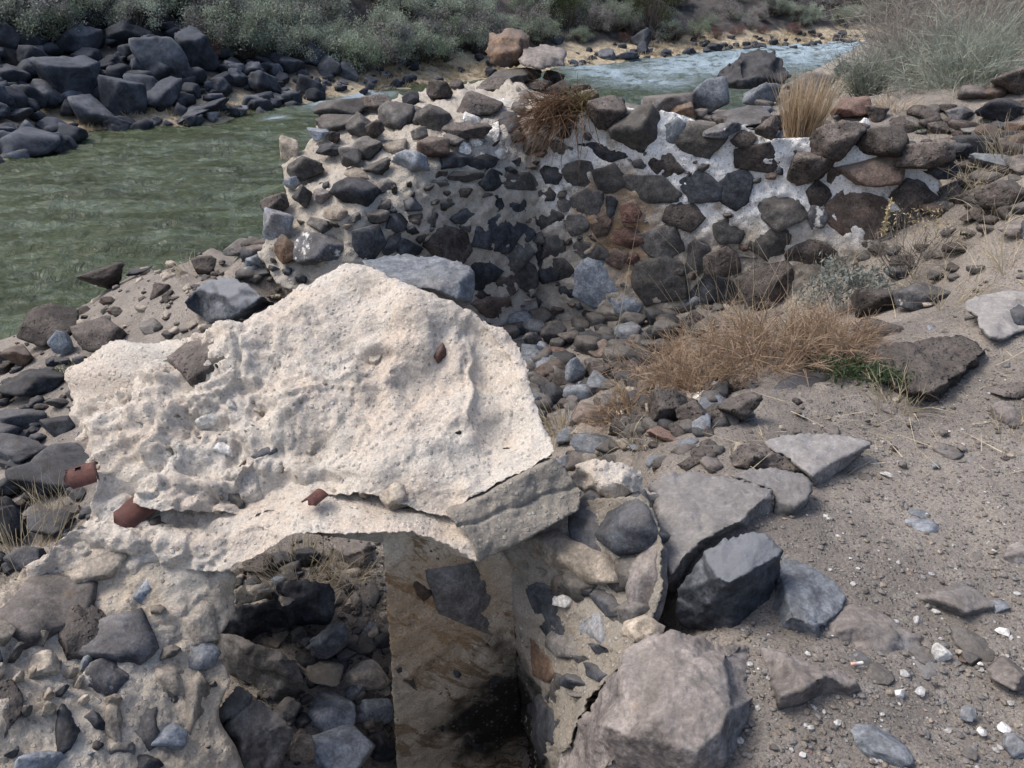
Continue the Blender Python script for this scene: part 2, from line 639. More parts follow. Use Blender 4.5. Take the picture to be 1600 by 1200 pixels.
def lime_mat(name, c1, c2, c3, stains_and_shade=(), whites=None, gravel=.5, bump=.7, grit=1.0, zwhite=None, streak=None):
    """Old lime concrete and mortar: sandy, mottled, with little stones in it."""
    m, t, b = new_mat(name)
    g = G(t)
    col = g.mix(g.ramp(g.noise(3.6, 6, .62, dist=.8), .35, .66), c1, c2)
    col = g.mix(g.ramp(g.noise(7.5, 5, .6), .55, .72), col, c3)
    if zwhite:
        z0, z1, wc = zwhite
        zz = g.math('ADD', g.sep(g.pos.outputs["Position"])[2], g.math('MULTIPLY', g.math('SUBTRACT', g.noise(3.2, 5, .65), .5), .8))
        f = g.math('MULTIPLY', g.ramp(zz, z0, z1), g.ramp(g.noise(5, 5, .7), .32, .46))
        f = g.math('MULTIPLY', f, g.ramp(g.sep(g.pos.outputs["Position"])[0], .0, .35))
        col = g.mix(f, col, wc)
    if streak:
        mp = g.node("ShaderNodeMapping"); g.put(mp.inputs[0], g.pos.outputs["Position"])
        mp.inputs["Rotation"].default_value = (0, math.radians(-47), 0)
        mq = g.node("ShaderNodeMapping"); g.put(mq.inputs[0], mp.outputs[0]); mq.inputs["Scale"].default_value = (1.1, 1, 3.8)
        mp = mq
        sv = g.noise(5, 6, .68, vec=mp.outputs[0], dist=.5)
        col = g.mix(g.ramp(sv, .53, .60), col, streak)
        col = g.mix(g.math('MULTIPLY', g.ramp(sv, .30, .44, 1, 0), .55), col, (.60, .55, .46))
        col = g.mix(g.ramp(g.noise(17, 3, .6), .665, .69), col, (.03, .026, .022))
    for c, r, sc, k in stains_and_shade:
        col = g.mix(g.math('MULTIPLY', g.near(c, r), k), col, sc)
    vc = g.node("ShaderNodeTexVoronoi"); vc.inputs["Scale"].default_value = 58
    g.put(vc.inputs["Vector"], g.pos.outputs["Position"])
    cellr = g.sep(vc.outputs["Color"])[0]
    peb = g.math('MULTIPLY', g.ramp(vc.outputs["Distance"], .25, .42, 1, 0), g.ramp(cellr, .62, .66))
    pc = g.mix(g.sep(vc.outputs["Color"])[1], (.16, .15, .145), (.66, .62, .56))
    col = g.mix(g.math('MULTIPLY', peb, gravel), col, pc)
    n2 = g.noise(130, 5, .75)
    col = g.mix(.5 * grit, col, g.mix(1.0, col, g.ramp(n2, .3, .7, .5, 1.45), 'MULTIPLY'))
    dark = g.ramp(g.noise(48, 4, .7), .62, .7)
    col = g.mix(g.math('MULTIPLY', dark, .28 * grit), col, (.14, .12, .10))
    g.put(b.inputs["Base Color"], col)
    b.inputs["Roughness"].default_value = .93
    h = g.math('ADD', g.math('MULTIPLY', g.noise(26, 7, .68), .8), g.math('ADD', g.math('MULTIPLY', n2, .35), g.math('MULTIPLY', peb, .25)))
    g.put(b.inputs["Normal"], g.bump(h, bump, .018))
    return m

CONC = lime_mat("lime_concrete", (.585, .54, .478), (.56, .48, .40), (.36, .33, .29), gravel=.55, bump=.95)
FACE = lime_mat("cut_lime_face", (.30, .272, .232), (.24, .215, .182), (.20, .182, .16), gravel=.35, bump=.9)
MAS = lime_mat("pier_mortar", (.55, .505, .44), (.51, .43, .335), (.36, .33, .29), gravel=.5, bump=1.0)
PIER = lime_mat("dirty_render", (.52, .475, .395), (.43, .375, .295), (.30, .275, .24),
                stains_and_shade=[((-.25, 1.87, -.22), .34, (.30, .18, .085), .55), ((-.3, 1.87, -.6), .4, (.27, .195, .115), .35),
                        ((.06, 2.0, -.85), .44, (.012, .011, .010), 1.0), ((-.05, 1.9, -.42), .1, (.03, .025, .02), .9)],  # the big black one paints the deep corner's shade into the mortar
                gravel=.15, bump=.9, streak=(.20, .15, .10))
SIDE = lime_mat("side_mortar", (.32, .295, .255), (.27, .235, .19), (.19, .175, .155), stains_and_shade=[((.06, 2.0, -.85), .42, (.012, .011, .010), 1.0)], gravel=.45, bump=1.1)  # black patch carries on the painted shade of the inner corner
MORT = lime_mat("wall_mortar", (.46, .41, .345), (.40, .35, .285), (.33, .295, .255),
                stains_and_shade=[((.75, 5.65, .0), .42, (.27, .165, .075), .8), ((.95, 5.6, -.35), .3, (.37, .25, .15), .75)],
                zwhite=(-.22, .14, (.84, .83, .81)), gravel=.4, bump=1.2)

def soil_mat():
    m, t, b = new_mat("dusty_soil")
    g = G(t)
    col = g.mix(g.ramp(g.noise(1.7, 6, .6, dist=.5), .35, .66), (.268, .238, .208), (.185, .165, .146))
    col = g.mix(g.ramp(g.noise(9, 5, .65), .5, .7), col, (.29, .26, .228))
    vc = g.node("ShaderNodeTexVoronoi"); vc.inputs["Scale"].default_value = 75
    g.put(vc.inputs["Vector"], g.pos.outputs["Position"])
    peb = g.math('MULTIPLY', g.ramp(vc.outputs["Distance"], .22, .4, 1, 0), g.ramp(g.sep(vc.outputs["Color"])[0], .5, .56))
    col = g.mix(g.math('MULTIPLY', peb, .75), col, g.mix(g.sep(vc.outputs["Color"])[1], (.10, .095, .095), (.42, .39, .35)))
    n2 = g.noise(140, 5, .75)
    col = g.mix(.6, col, g.mix(1.0, col, g.ramp(n2, .3, .7, .4, 1.6), 'MULTIPLY'))
    g.put(b.inputs["Base Color"], col)
    b.inputs["Roughness"].default_value = .95
    h = g.math('ADD', g.math('MULTIPLY', g.noise(34, 7, .7), .8), g.math('ADD', g.math('MULTIPLY', n2, .35), g.math('MULTIPLY', peb, .6)))
    g.put(b.inputs["Normal"], g.bump(h, 1.0, .016))
    return m
SOIL = soil_mat()

def far_soil_mat():
    m, t, b = new_mat("far_bank_soil")
    g = G(t)
    z = g.math('ADD', g.sep(g.pos.outputs["Position"])[2], g.math('MULTIPLY', g.math('SUBTRACT', g.noise(.9, 5, .65), .5), .9))
    y = g.sep(g.pos.outputs["Position"])
    sand = g.mix(g.ramp(g.noise(5, 6, .7), .35, .65), (.52, .44, .31), (.32, .265, .19))
    dark = g.mix(g.ramp(g.noise(1.3, 5, .6), .4, .62), (.040, .038, .040), (.105, .095, .085))
    g.put(b.inputs["Base Color"], g.mix(g.ramp(z, -1.85, -1.6), sand, dark))
    b.inputs["Roughness"].default_value = .95
    g.put(b.inputs["Normal"], g.bump(g.noise(9, 6, .7), .8, .1))
    return m
FSOIL = far_soil_mat()

def leaf_mat(name, c1, c2, trans=.25, lo=.75, hi=1.25, scale=6):
    m, t, b = new_mat(name)
    g = G(t)
    col = g.mix(g.ramp(g.noise(scale, 3), .35, .65), c1, c2)
    g.put(b.inputs["Base Color"], g.objvar(col, lo, hi))
    b.inputs["Roughness"].default_value = .8
    b.inputs["Specular IOR Level"].default_value = .15
    if trans:
        tr = g.node("ShaderNodeBsdfTranslucent"); g.put(tr.inputs[0], col)
        mx = g.node("ShaderNodeMixShader"); mx.inputs[0].default_value = trans
        t.links.new(b.outputs[0], mx.inputs[1]); t.links.new(tr.outputs[0], mx.inputs[2])
        t.links.new(mx.outputs[0], t.nodes["Material Output"].inputs[0])
    return m
LEAF = {
 'sage': leaf_mat("sage_leaf", (.36, .40, .32), (.23, .26, .21), .25, .75, 1.25, 1.2),
 'green': leaf_mat("green_sage_leaf", (.28, .33, .24), (.19, .235, .17), .25, .8, 1.2, 1.2),
 'grey': leaf_mat("grey_twig_leaf", (.31, .295, .28), (.20, .19, .185), .2, .75, 1.2, 1.2),
 'juniper': leaf_mat("juniper_leaf", (.035, .050, .018), (.06, .075, .025), .1, .85, 1.1),
 'willow': leaf_mat("red_willow_twig", (.19, .10, .09), (.13, .08, .075), .1),
 'straw': leaf_mat("dry_straw", (.50, .43, .31), (.38, .32, .22), .3),
 'tan': leaf_mat("tan_bunchgrass", (.46, .36, .24), (.33, .25, .165), .3),
 'rust': leaf_mat("rusty_dry_weed", (.29, .20, .135), (.42, .32, .225), .25, scale=14),
 'broom': leaf_mat("brown_broom", (.15, .085, .05), (.25, .16, .10), .2, scale=14),
 'olive': leaf_mat("olive_broom", (.10, .095, .04), (.15, .13, .06), .2),
 'fresh': leaf_mat("fresh_green_leaf", (.06, .10, .042), (.105, .155, .08), .3),
 'silver': leaf_mat("silver_sage_leaf", (.26, .275, .25), (.18, .195, .175), .2),
 'twig': leaf_mat("grey_twig", (.18, .155, .13), (.11, .095, .08), .05),
 'bushgreen': leaf_mat("bush_grey_green", (.31, .335, .28), (.22, .245, .20), .3),
 'bushtan': leaf_mat("bush_grey_tan", (.31, .285, .25), (.22, .20, .175), .3),
 'seed': leaf_mat("dry_seed_stalk", (.50, .42, .26), (.40, .32, .18), .1),
 'ochre': leaf_mat("far_dry_grass", (.54, .46, .33), (.40, .33, .23), .3),
}

def water_mat():
    m, t, b = new_mat("river_water")
    g = G(t)
    mp = g.node("ShaderNodeMapping"); g.put(mp.inputs[0], g.pos.outputs["Position"])
    mp.inputs["Rotation"].default_value = (0, 0, math.radians(-37)); mp.inputs["Scale"].default_value = (.34, 1.5, 1)
    sky_streaks = g.math('MULTIPLY', g.ramp(g.noise(1.7, 6, .66, vec=mp.outputs[0], dist=.8), .42, .72), .8)
    col = g.mix(sky_streaks, g.mix(g.ramp(g.noise(.5, 4, .6), .35, .65), (.030, .040, .014), (.046, .062, .025)), (.125, .158, .108))  # sky reflections on the waves painted as pale streaks
    at = g.node("ShaderNodeAttribute", attribute_name="foam_sky")
    fo = g.math('MULTIPLY', at.outputs["Fac"], g.ramp(g.noise(1.4, 5, .6), .25, .62))
    col = g.mix(fo, col, (.40, .50, .58))  # pale blue is foam plus sky reflection painted on the far reach
    g.put(b.inputs["Base Color"], col)
    g.put(b.inputs["Roughness"], g.ramp(fo, 0.0, 1.0, .10, .6))
    b.inputs["Specular IOR Level"].default_value = .5
    b.inputs["IOR"].default_value = 1.33
    g.put(b.inputs["Normal"], g.bump(g.noise(4.5, 6, .65, dist=.6), .9, .15))
    return m
WATER = water_mat()

def rust_mat():
    m, t, b = new_mat("rusty_iron")
    g = G(t)
    col = g.mix(g.ramp(g.noise(30, 5, .65), .35, .65), (.115, .050, .040), (.070, .034, .030))
    col = g.mix(g.ramp(g.noise(75, 4, .7), .58, .7), col, (.20, .10, .075))
    g.put(b.inputs["Base Color"], col)
    b.inputs["Roughness"].default_value = .75
    g.put(b.inputs["Normal"], g.bump(g.noise(120, 5, .7), .35, .004))
    return m
RUST = rust_mat()
# ------------------------------------------------------------------ near ground
WATER_Z = -2.2
WALL = np.array([(-9, 3.2), (-1.55, 4.95), (.14, 5.95), (2.75, 5.2), (6.5, 4.3), (12, 3.0)], float)
_zin = [(-.5, 1.7, -.86), (-.5, 2.2, -.78), (-.5, 2.6, -.66), (-.9, 2.4, -.62), (-.08, 1.5, -1.35), (.03, 1.75, -1.5), (.06, 2.05, -1.5), (-.3, 1.2, -.9), (0, 2.3, -.7),
        (.1, 3, -.75), (0, 3.6, -.8), (.2, 4.5, -.88), (.3, 5.6, -.88), (-.6, 4.5, -.7), (-.8, 3.3, -.6), (-1.4, 3.3, -.62), (-.9, 1.5, -.7), (-1.2, 1.1, -.6), (-1, 5.0, -.6),
        (.38, 2.0, -.06), (.42, 1.5, -.08), (.3, 1.15, -.12), (.2, .8, -.1), (.5, 2.4, -.03), (.4, 2.75, -.12), (.75, 2.9, -.04), (.95, 3.3, -.1), (.7, 3.55, -.45), (.6, 3.9, -.62),
        (1.3, 3.87, -.26), (1.0, 4.6, -.66), (1.0, 5.4, -.75), (1.9, 5.2, -.52), (2.0, 4.67, -.3), (2.35, 4.25, -.05), (2.3, 4.9, -.22), (1.2, 3.2, -.03), (1.7, 3.5, .0)]
_zpx = [(1600, 1200, 0), (1300, 1200, -.01), (1400, 1000, 0), (1600, 900, .02), (1350, 800, 0), (1600, 700, .05), (1450, 650, .03), (1300, 720, 0), (1600, 560, .1),
        (1500, 480, .08), (1600, 420, .2), (1500, 400, .08), (1600, 330, .4), (1250, 900, 0)]
_left = [(380, 390, -.2), (330, 385, -.5), (250, 470, -.6), (200, 520, -.75), (150, 470, -1.0), (230, 415, -.9), (100, 505, -1.15), (30, 520, -1.5), (50, 600, -1.0), (50, 720, -.95), (50, 850, -.85),
         (300, 500, -.6), (-150, 640, -1.4), (-150, 850, -1.0), (150, 640, -.85)]
_zout = [(.1, 6.3, .60), (-.5, 6.8, .60), (-.2, 7.3, .68), (.8, 6.3, .56), (1.5, 6.2, .5), (2.3, 6, .48), (3, 6, .6), (4, 6, .9), (1, 7.0, .48), (2, 7.2, .45), (.3, 7.7, .4), (-.6, 7.6, .2),
         (-.5, 8.6, -1.5), (-.5, 9.6, -2.9), (1, 8.6, -1.5), (1, 9.8, -2.9), (2.5, 9.2, -.8), (3, 10.5, -1.6), (3, 12.5, -2.9), (4.5, 10.5, .3), (6, 14, .4), (4.5, 16, -2.9), (7, 20, -2.9),
         (8, 14, 1.5), (8, 8, 1.7), (5, 8, 1.0), (11, 20, 2.2), (10, 26, -1), (9, 30, -2.9), (12, 10, 3), (20, 20, 5), (20, 30, 4), (16, 33, -2.9), (-1.3, 6.2, .15), (-1.6, 6.3, -.4), (-1.5, 7.4, -1.5), (-2.0, 8.2, -2.9),
         (-1.45, 5.5, -.15), (-1.0, 5.8, .2), (-.3, 6.1, .45), (-3, 9, -2.9), (-4.6, 8.6, -2.9), (-6.5, 8.8, -2.9), (-8, 8, -2.9), (-1.9, 5.9, -.6), (-2.6, 7.0, -1.3), (-12, 9, -2.9), (-10, 4, -1.6), (-14, 14, -2.9), (3, 20, -2.9), (-4, 20, -2.9)]
zp = [tuple(at_z(*p)) for p in _zpx]
lp = [tuple(at_z(*p)) for p in _left]
_in = _zin + zp + lp + [(9, 1, .3), (9, 4, 1.5), (4, .5, .05), (5, 2.5, .3), (-9, 1, -1.2), (0, -3, 0), (6, -3, .2), (-6, -3, -.9)] + [p for p in _zout if p[0] < -1.8 or p[0] > 2.9]
_out = _zout + [p for p in zp + lp + _zin if p[0] < -1.8 or p[0] > 2.2]
ZI = RBF([p[:2] for p in _in], np.array([p[2] for p in _in]))
ZO = RBF([p[:2] for p in _out], np.array([p[2] for p in _out]))

def side_of(P, line):
    """signed distance to a polyline; positive on its left-hand side"""
    best = np.full(len(P), 1e9); sg = np.ones(len(P))
    for a, b in zip(line[:-1], line[1:]):
        ab = b - a
        t = np.clip(((P - a) @ ab) / (ab @ ab), 0, 1)
        q = P - a - t[:, None] * ab
        d = np.linalg.norm(q, axis=1)
        s = np.sign(ab[0] * (P[:, 1] - a[1]) - ab[1] * (P[:, 0] - a[0]))
        m = d < best - 1e-9
        best[m] = d[m]; sg[m] = s[m]
    return best * sg

def ground_z(P, rough=True):
    P = np.asarray(P, float)
    s = np.clip((side_of(P, WALL) - .10) / .25, 0, 1)
    s = s * s * (3 - 2 * s)
    z = np.minimum(ZI(P), 3) * (1 - s) + ZO(P) * s
    if rough:
        Q = np.concatenate([P, np.zeros((len(P), 1))], 1)
        z = z + fbm(Q, 1.6, 3, 5) * .035 + fbm(Q, 5, 4, 9, .55) * .022 + fbm(Q, 26, 3, 10) * .006
    return z

def hit(px, py, zf=None, t0=1.0, t1=60):
    zf = zf or (lambda P: ground_z(P, False))
    t = np.concatenate([np.linspace(t0, 12, 90), np.linspace(12.2, t1, 90)])
    for _ in range(2):
        P = EYE + dirs((px, py)) * t[:, None]
        below = P[:, 2] < zf(P[:, :2])
        i = int(np.argmax(below)) if below.any() else len(t) - 1
        t = np.linspace(t[max(i - 1, 0)], t[i], 14)
    return EYE + dirs((px, py)) * t[-2], t[-2]

def grid_mesh(xs, ys, zf):
    X, Y = np.meshgrid(xs, ys)
    P = np.stack([X.ravel(), Y.ravel()], 1)
    V = np.concatenate([P, zf(P)[:, None]], 1)
    n, m_ = len(xs), len(ys)
    i = np.arange(n * m_).reshape(m_, n)
    F = np.stack([i[:-1, :-1], i[:-1, 1:], i[1:, 1:], i[1:, :-1]], -1).reshape(-1, 4)
    return V, F

xs = np.concatenate([np.linspace(-16, -4.05, 50), np.linspace(-4, 4, 380), np.linspace(4.05, 24, 90)])
ys = np.concatenate([np.linspace(-3, .55, 18), np.linspace(.6, 7, 330), np.linspace(7.05, 36, 140)])
V, F = grid_mesh(xs, ys, ground_z)
link("ground", mesh_of("ground", V, F), SOIL, kind="structure")

# ------------------------------------------------------------------ far bank
_sh = [(-420, 330), (-200, 295), (0, 252), (75, 238), (150, 207), (240, 200), (340, 190), (420, 175), (490, 158), (560, 150), (620, 143), (700, 130), (800, 118), (880, 106), (960, 97), (1050, 90), (1150, 80), (1250, 72), (1360, 65), (1450, 58)]
SHORE = np.array([at_z(x, y, WATER_Z)[:2] for x, y in _sh])
SHORE = np.concatenate([[SHORE[0] + [-14, -3]], SHORE, [SHORE[-1] + [30, 25]]])

def far_z(P, rough=True):
    P = np.asarray(P, float)
    d = side_of(P, SHORE)
    sandy = 1 / (1 + np.exp(-(P[:, 0] + 2.5) * .9))          # the sandy strip widens to the right
    wd = .5 + 1.9 * sandy
    z = WATER_Z + np.where(d < 0, d * .5, np.minimum(d, wd) * (.28 - .12 * sandy) + np.clip(d - wd, 0, None) * .52)
    z = np.where(d > 40, WATER_Z + 20 + (d - 40) * .1, z)
    if rough:
        Q = np.concatenate([P, np.zeros((len(P), 1))], 1)
        z = z + fbm(Q, .35, 3, 21) * .35 * np.clip(d * .4, 0, 1) + fbm(Q, 1.5, 3, 22) * .10 * np.clip(d + .3, 0, 1)
    return z

xs = np.concatenate([np.linspace(-45, -16, 50), np.linspace(-15.9, 30, 240), np.linspace(31, 90, 60)])
ys = np.concatenate([np.linspace(10, 60, 260), np.linspace(61, 130, 60)])
V, F = grid_mesh(xs, ys, far_z)
link("hillside", mesh_of("hillside", V, F), FSOIL, kind="structure")

# ------------------------------------------------------------------ river
flow = np.array([.80, .60])

def wave(P):
    a = P @ flow; c = P @ np.array([-flow[1], flow[0]])
    Q = np.stack([a * .36, c * 1.3, np.zeros(len(P))], 1)
    h = fbm(Q, .85, 4, 31, .55) * .13 + fbm(Q, 2.4, 4, 33, .55, True) * .085
    h += .05 * np.sin(c * 1.9 + 2.2 * fbm(Q, .4, 2, 35)) * fbm(Q, .5, 2, 36)
    rap = rapid(P)
    return h * (1 + .35 * rap)

def rapid(P):
    d = np.full(len(P), 0.0)
    for (x, y, r) in RAP:
        d = np.maximum(d, np.exp(-((P[:, 0] - x) ** 2 + ((P[:, 1] - y) * 1.0) ** 2) / (r * r)))
    return d
RAP = []
for x, y, r in [(1010, 128, 1.6), (960, 115, 1.7), (1060, 108, 2.4), (1150, 95, 3.5), (1280, 82, 4.5), (1340, 72, 6), (560, 150, 1.0), (520, 165, .8), (430, 185, .3), (930, 105, 1.4), (1220, 88, 5), (1320, 76, 9), (1100, 100, 3)]:
    p = at_z(x, y, WATER_Z); RAP.append((p[0], p[1], r))
s = np.linspace(-1.35, 1.0, 560)
yy = 5.5 * (75 / 5.5) ** np.linspace(0, 1, 520)
Yg, Sg = np.meshgrid(yy, s, indexing='ij')
P = np.stack([(Sg * (Yg * .9 + 2)).ravel(), Yg.ravel()], 1)
V = np.concatenate([P, (WATER_Z + wave(P))[:, None]], 1)
i = np.arange(len(P)).reshape(len(yy), len(s))
F = np.stack([i[:-1, :-1], i[:-1, 1:], i[1:, 1:], i[1:, :-1]], -1).reshape(-1, 4)
me = mesh_of("river", V, F)
at = me.attributes.new("foam_sky", 'FLOAT', 'POINT')
at.data.foreach_set("value", np.clip(rapid(P) * .85, 0, 1).astype(np.float32))
link("river", me, WATER, kind="structure")
# ------------------------------------------------------------------ shared rock shapes
RM = {}
def rock_mesh(var, col):
    key = (var, col)
    if key not in RM:
        flat = var >= 16
        V, F = rock_shape(900 + var, n=8 + var % 7, sub=4, sharp=(40, 70, 110)[var % 3], amp=(.04, .055, .075)[(var // 3) % 3])
        m = mesh_of("rock_%s_%d" % (col, var), V, F)
        m.materials.append(ROCK[col])
        RM[key] = m
    return RM[key]

# ------------------------------------------------------------------ the broken lintel block
def thing(name, loc, label, cat, group=None):
    o = link(name, None, label=label, cat=cat, group=group)
    o.location = loc
    o.empty_display_size = .2
    bpy.context.view_layer.update()
    return o

HOLLOW = [(778, 665, 42, 52, -.034), (775, 560, 45, 28, -.016), (690, 545, 17, 28, -.014), (578, 552, 30, 9, -.014), (520, 560, 75, 35, -.016), (640, 480, 40, 25, .014), (700, 690, 60, 16, .012), (600, 650, 60, 40, -.010),
          (318, 568, 50, 30, -.012), (205, 605, 4, 26, -.03), (218, 640, 4, 12, -.025), (420, 700, 40, 14, -.014), (640, 430, 40, 14, .012), (740, 770, 30, 14, .010), (180, 640, 60, 10, -.014), (300, 660, 60, 8, -.010), (735, 600, 5, 50, .012), (480, 480, 50, 20, .012), (560, 440, 50, 20, .008), (350, 770, 60, 10, -.02), (470, 745, 70, 8, -.016), (600, 520, 45, 16, -.014), (560, 600, 30, 18, .012), (660, 590, 35, 30, -.014), (450, 640, 50, 26, .012), (400, 640, 24, 16, -.014), (830, 600, 16, 30, .012), (540, 700, 60, 20, -.010), (250, 600, 40, 12, .012), (160, 690, 30, 20, .012), (730, 520, 40, 16, -.012)]
def conc_disp(V, P2, N):
    rub = np.clip((620 - P2[:, 0]) / 260, 0, 1) * np.clip((P2[:, 1] - 480) / 90, 0, 1)      # rubbly on the left, sandy on the right
    rub = np.clip(rub + fbm(V, 3, 2, 75) * .5, 0, 1)
    h = fbm(V, 3.5, 3, 71, .55) * .040 + fbm(V, 11, 4, 72, .55) * (.004 + .011 * rub) + fbm(V, 55, 3, 73, .6) * .0035
    for fq, am, sd in ((3.2, .017, 174), (7.5, .010, 175)):                # fracture steps: plates broken away along sharp edges
        f = fbm(V + fbm(V, 14, 3, sd + 5)[:, None] * .03, fq, 3, sd, .5) * 5
        fr = f - np.floor(f)
        h += (np.floor(f) + np.clip((fr - .82) / .18, 0, 1) + .25 * fr + .30) * am * (.45 + .75 * rub)
    lump = 1 - pits(V, 13, 76, .5) ** 2
    lump2 = 1 - pits(V, 30, 77, .6) ** 2
    h += rub * (lump * .014 + lump2 * .009) + (1 - rub) * lump2 * .001
    h -= (1 - pits(V, 8, 78, .10) ** 2) * .014
    if len(P2) > 50:
        h -= np.where(P2[:, 1] < 690, .022, -.006) * np.exp(-(edge_dist(P2, np.array([p[:2] for p in top_out])) / 9) ** 2)      # rounded, thick rim
    h -= np.clip(fbm(V, 5, 4, 79, .55, True) - .5, 0, 1) * .06 * (.3 + rub)
    h += .006
    for (x, y, a, b, d) in HOLLOW:
        h += 2.3 * d * np.exp(-((P2[:, 0] - x + 4 * np.sin(P2[:, 1] * .11)) / a) ** 2 - ((P2[:, 1] - y + 3 * np.sin(P2[:, 0] * .13)) / b) ** 2)
    return h

BZ = lambda L: L
blk = thing("concrete_lintel", (-.3, 2.2, -.05), "big broken pale lime concrete lintel arching over the pit in the foreground", "concrete block")
top_out = [(100, 592, .27), (128, 560, .32), (185, 530, .38), (260, 519, .41), (325, 520, .43), (385, 516, .45), (415, 485, .49), (450, 452, .53), (490, 430, .57), (538, 405, .62), (575, 407, .62), (625, 436, .59), (690, 462, .56),
           (740, 480, .53), (800, 508, .48), (824, 560, .42), (836, 622, .35), (858, 678, .28), (870, 716, .245), (800, 750, .205), (745, 780, .17), (697, 807, .14), (655, 800, .15), (610, 783, .16), (560, 772, .17), (490, 768, .165), (430, 780, .15),
           (390, 800, .135), (330, 796, .13), (270, 805, .115), (235, 800, .115), (190, 770, .13), (150, 735, .15), (136, 700, .18), (112, 660, .22)]
top_in = [(560, 470, .53), (470, 520, .46), (560, 560, .42), (640, 520, .48), (690, 560, .41), (600, 600, .365), (720, 640, .335), (705, 600, .345), (780, 640, .315), (760, 590, .35), (790, 700, .255), (820, 600, .37), (650, 700, .27), (560, 690, .28),
          (450, 600, .37), (400, 560, .41), (330, 600, .36), (230, 570, .35), (160, 610, .28), (240, 660, .265), (330, 690, .24), (430, 690, .255), (480, 730, .20), (360, 740, .20), (250, 740, .19), (700, 760, .185), (590, 740, .225), (520, 640, .32), (800, 560, .42), (420, 745, .175)]
slab_o = facet("slab", top_out, top_in, CONC, T=.2, D=(-.1, .86, -.5), step=3.3, amp=.0, seed=3, edge=1.5, disp=conc_disp, soft=4, parent=blk)
# the arch ledge under it
led_out = [(150, 735, 2.03), (200, 762, 2.07), (270, 785, 2.08), (330, 778, 2.09), (430, 760, 2.10), (490, 752, 2.10), (560, 756, 2.10), (620, 768, 2.07), (705, 795, 1.99), (745, 840, 1.86), (752, 868, 1.83), (742, 882, 1.80), (700, 852, 1.83), (640, 836, 1.835), (560, 830, 1.84), (500, 830, 1.84), (450, 838, 1.84),
           (410, 858, 1.84), (372, 880, 1.83), (350, 896, 1.82), (290, 893, 1.835), (240, 900, 1.84), (205, 912, 1.83), (160, 920, 1.82), (110, 912, 1.83), (50, 905, 1.82), (46, 882, 1.84), (80, 855, 1.84), (120, 820, 1.90), (140, 790, 1.95)]
led_in = [(300, 850, 1.88), (400, 815, 1.92), (520, 800, 1.94), (640, 810, 1.91), (200, 840, 1.88), (120, 870, 1.85)]
facet("arch_ledge", led_out, led_in, CONC, T=.16, D=(-.2, .8, -.6), mode='y', step=3.4, amp=.0, seed=5, edge=1.3, soft=2, parent=blk,
      disp=lambda V, P2, N: fbm(V, 4, 3, 80) * .03 + fbm(V, 9, 4, 81, .55) * .03 * (.5 + .8 * np.clip((430 - P2[:, 0]) / 200, 0, 1)) - np.clip(fbm(V, 6, 4, 82, .55, True) - .45, 0, 1) * .06 * np.clip((480 - P2[:, 0]) / 200, 0.1, 1) + fbm(V, 40, 3, 83, .6) * .006)
# the flat cut end of the block
end_out = [(698, 806, 1.88), (745, 782, 1.93), (800, 752, 1.97), (868, 716, 2.035), (880, 730, 2.03), (908, 768, 1.985), (905, 796, 1.95), (860, 822, 1.90), (810, 850, 1.86), (770, 868, 1.83), (746, 880, 1.80), (742, 850, 1.82), (715, 822, 1.855)]
end_in = [(868, 772, 1.985), (800, 810, 1.90), (750, 835, 1.855)]
facet("cut_end", end_out, end_in, FACE, T=.22, D=(-.25, .75, -.3), mode='y', step=3.6, amp=.006, freq=18, seed=6, edge=.6, parent=blk,
      disp=lambda V, P2, N: -.012 * np.exp(-((P2[:, 1] - (830 - (P2[:, 0] - 700) * .36) + 3 * np.sin(P2[:, 0] * .09)) / 3.0) ** 2) + fbm(V, 40, 3, 85) * .003)

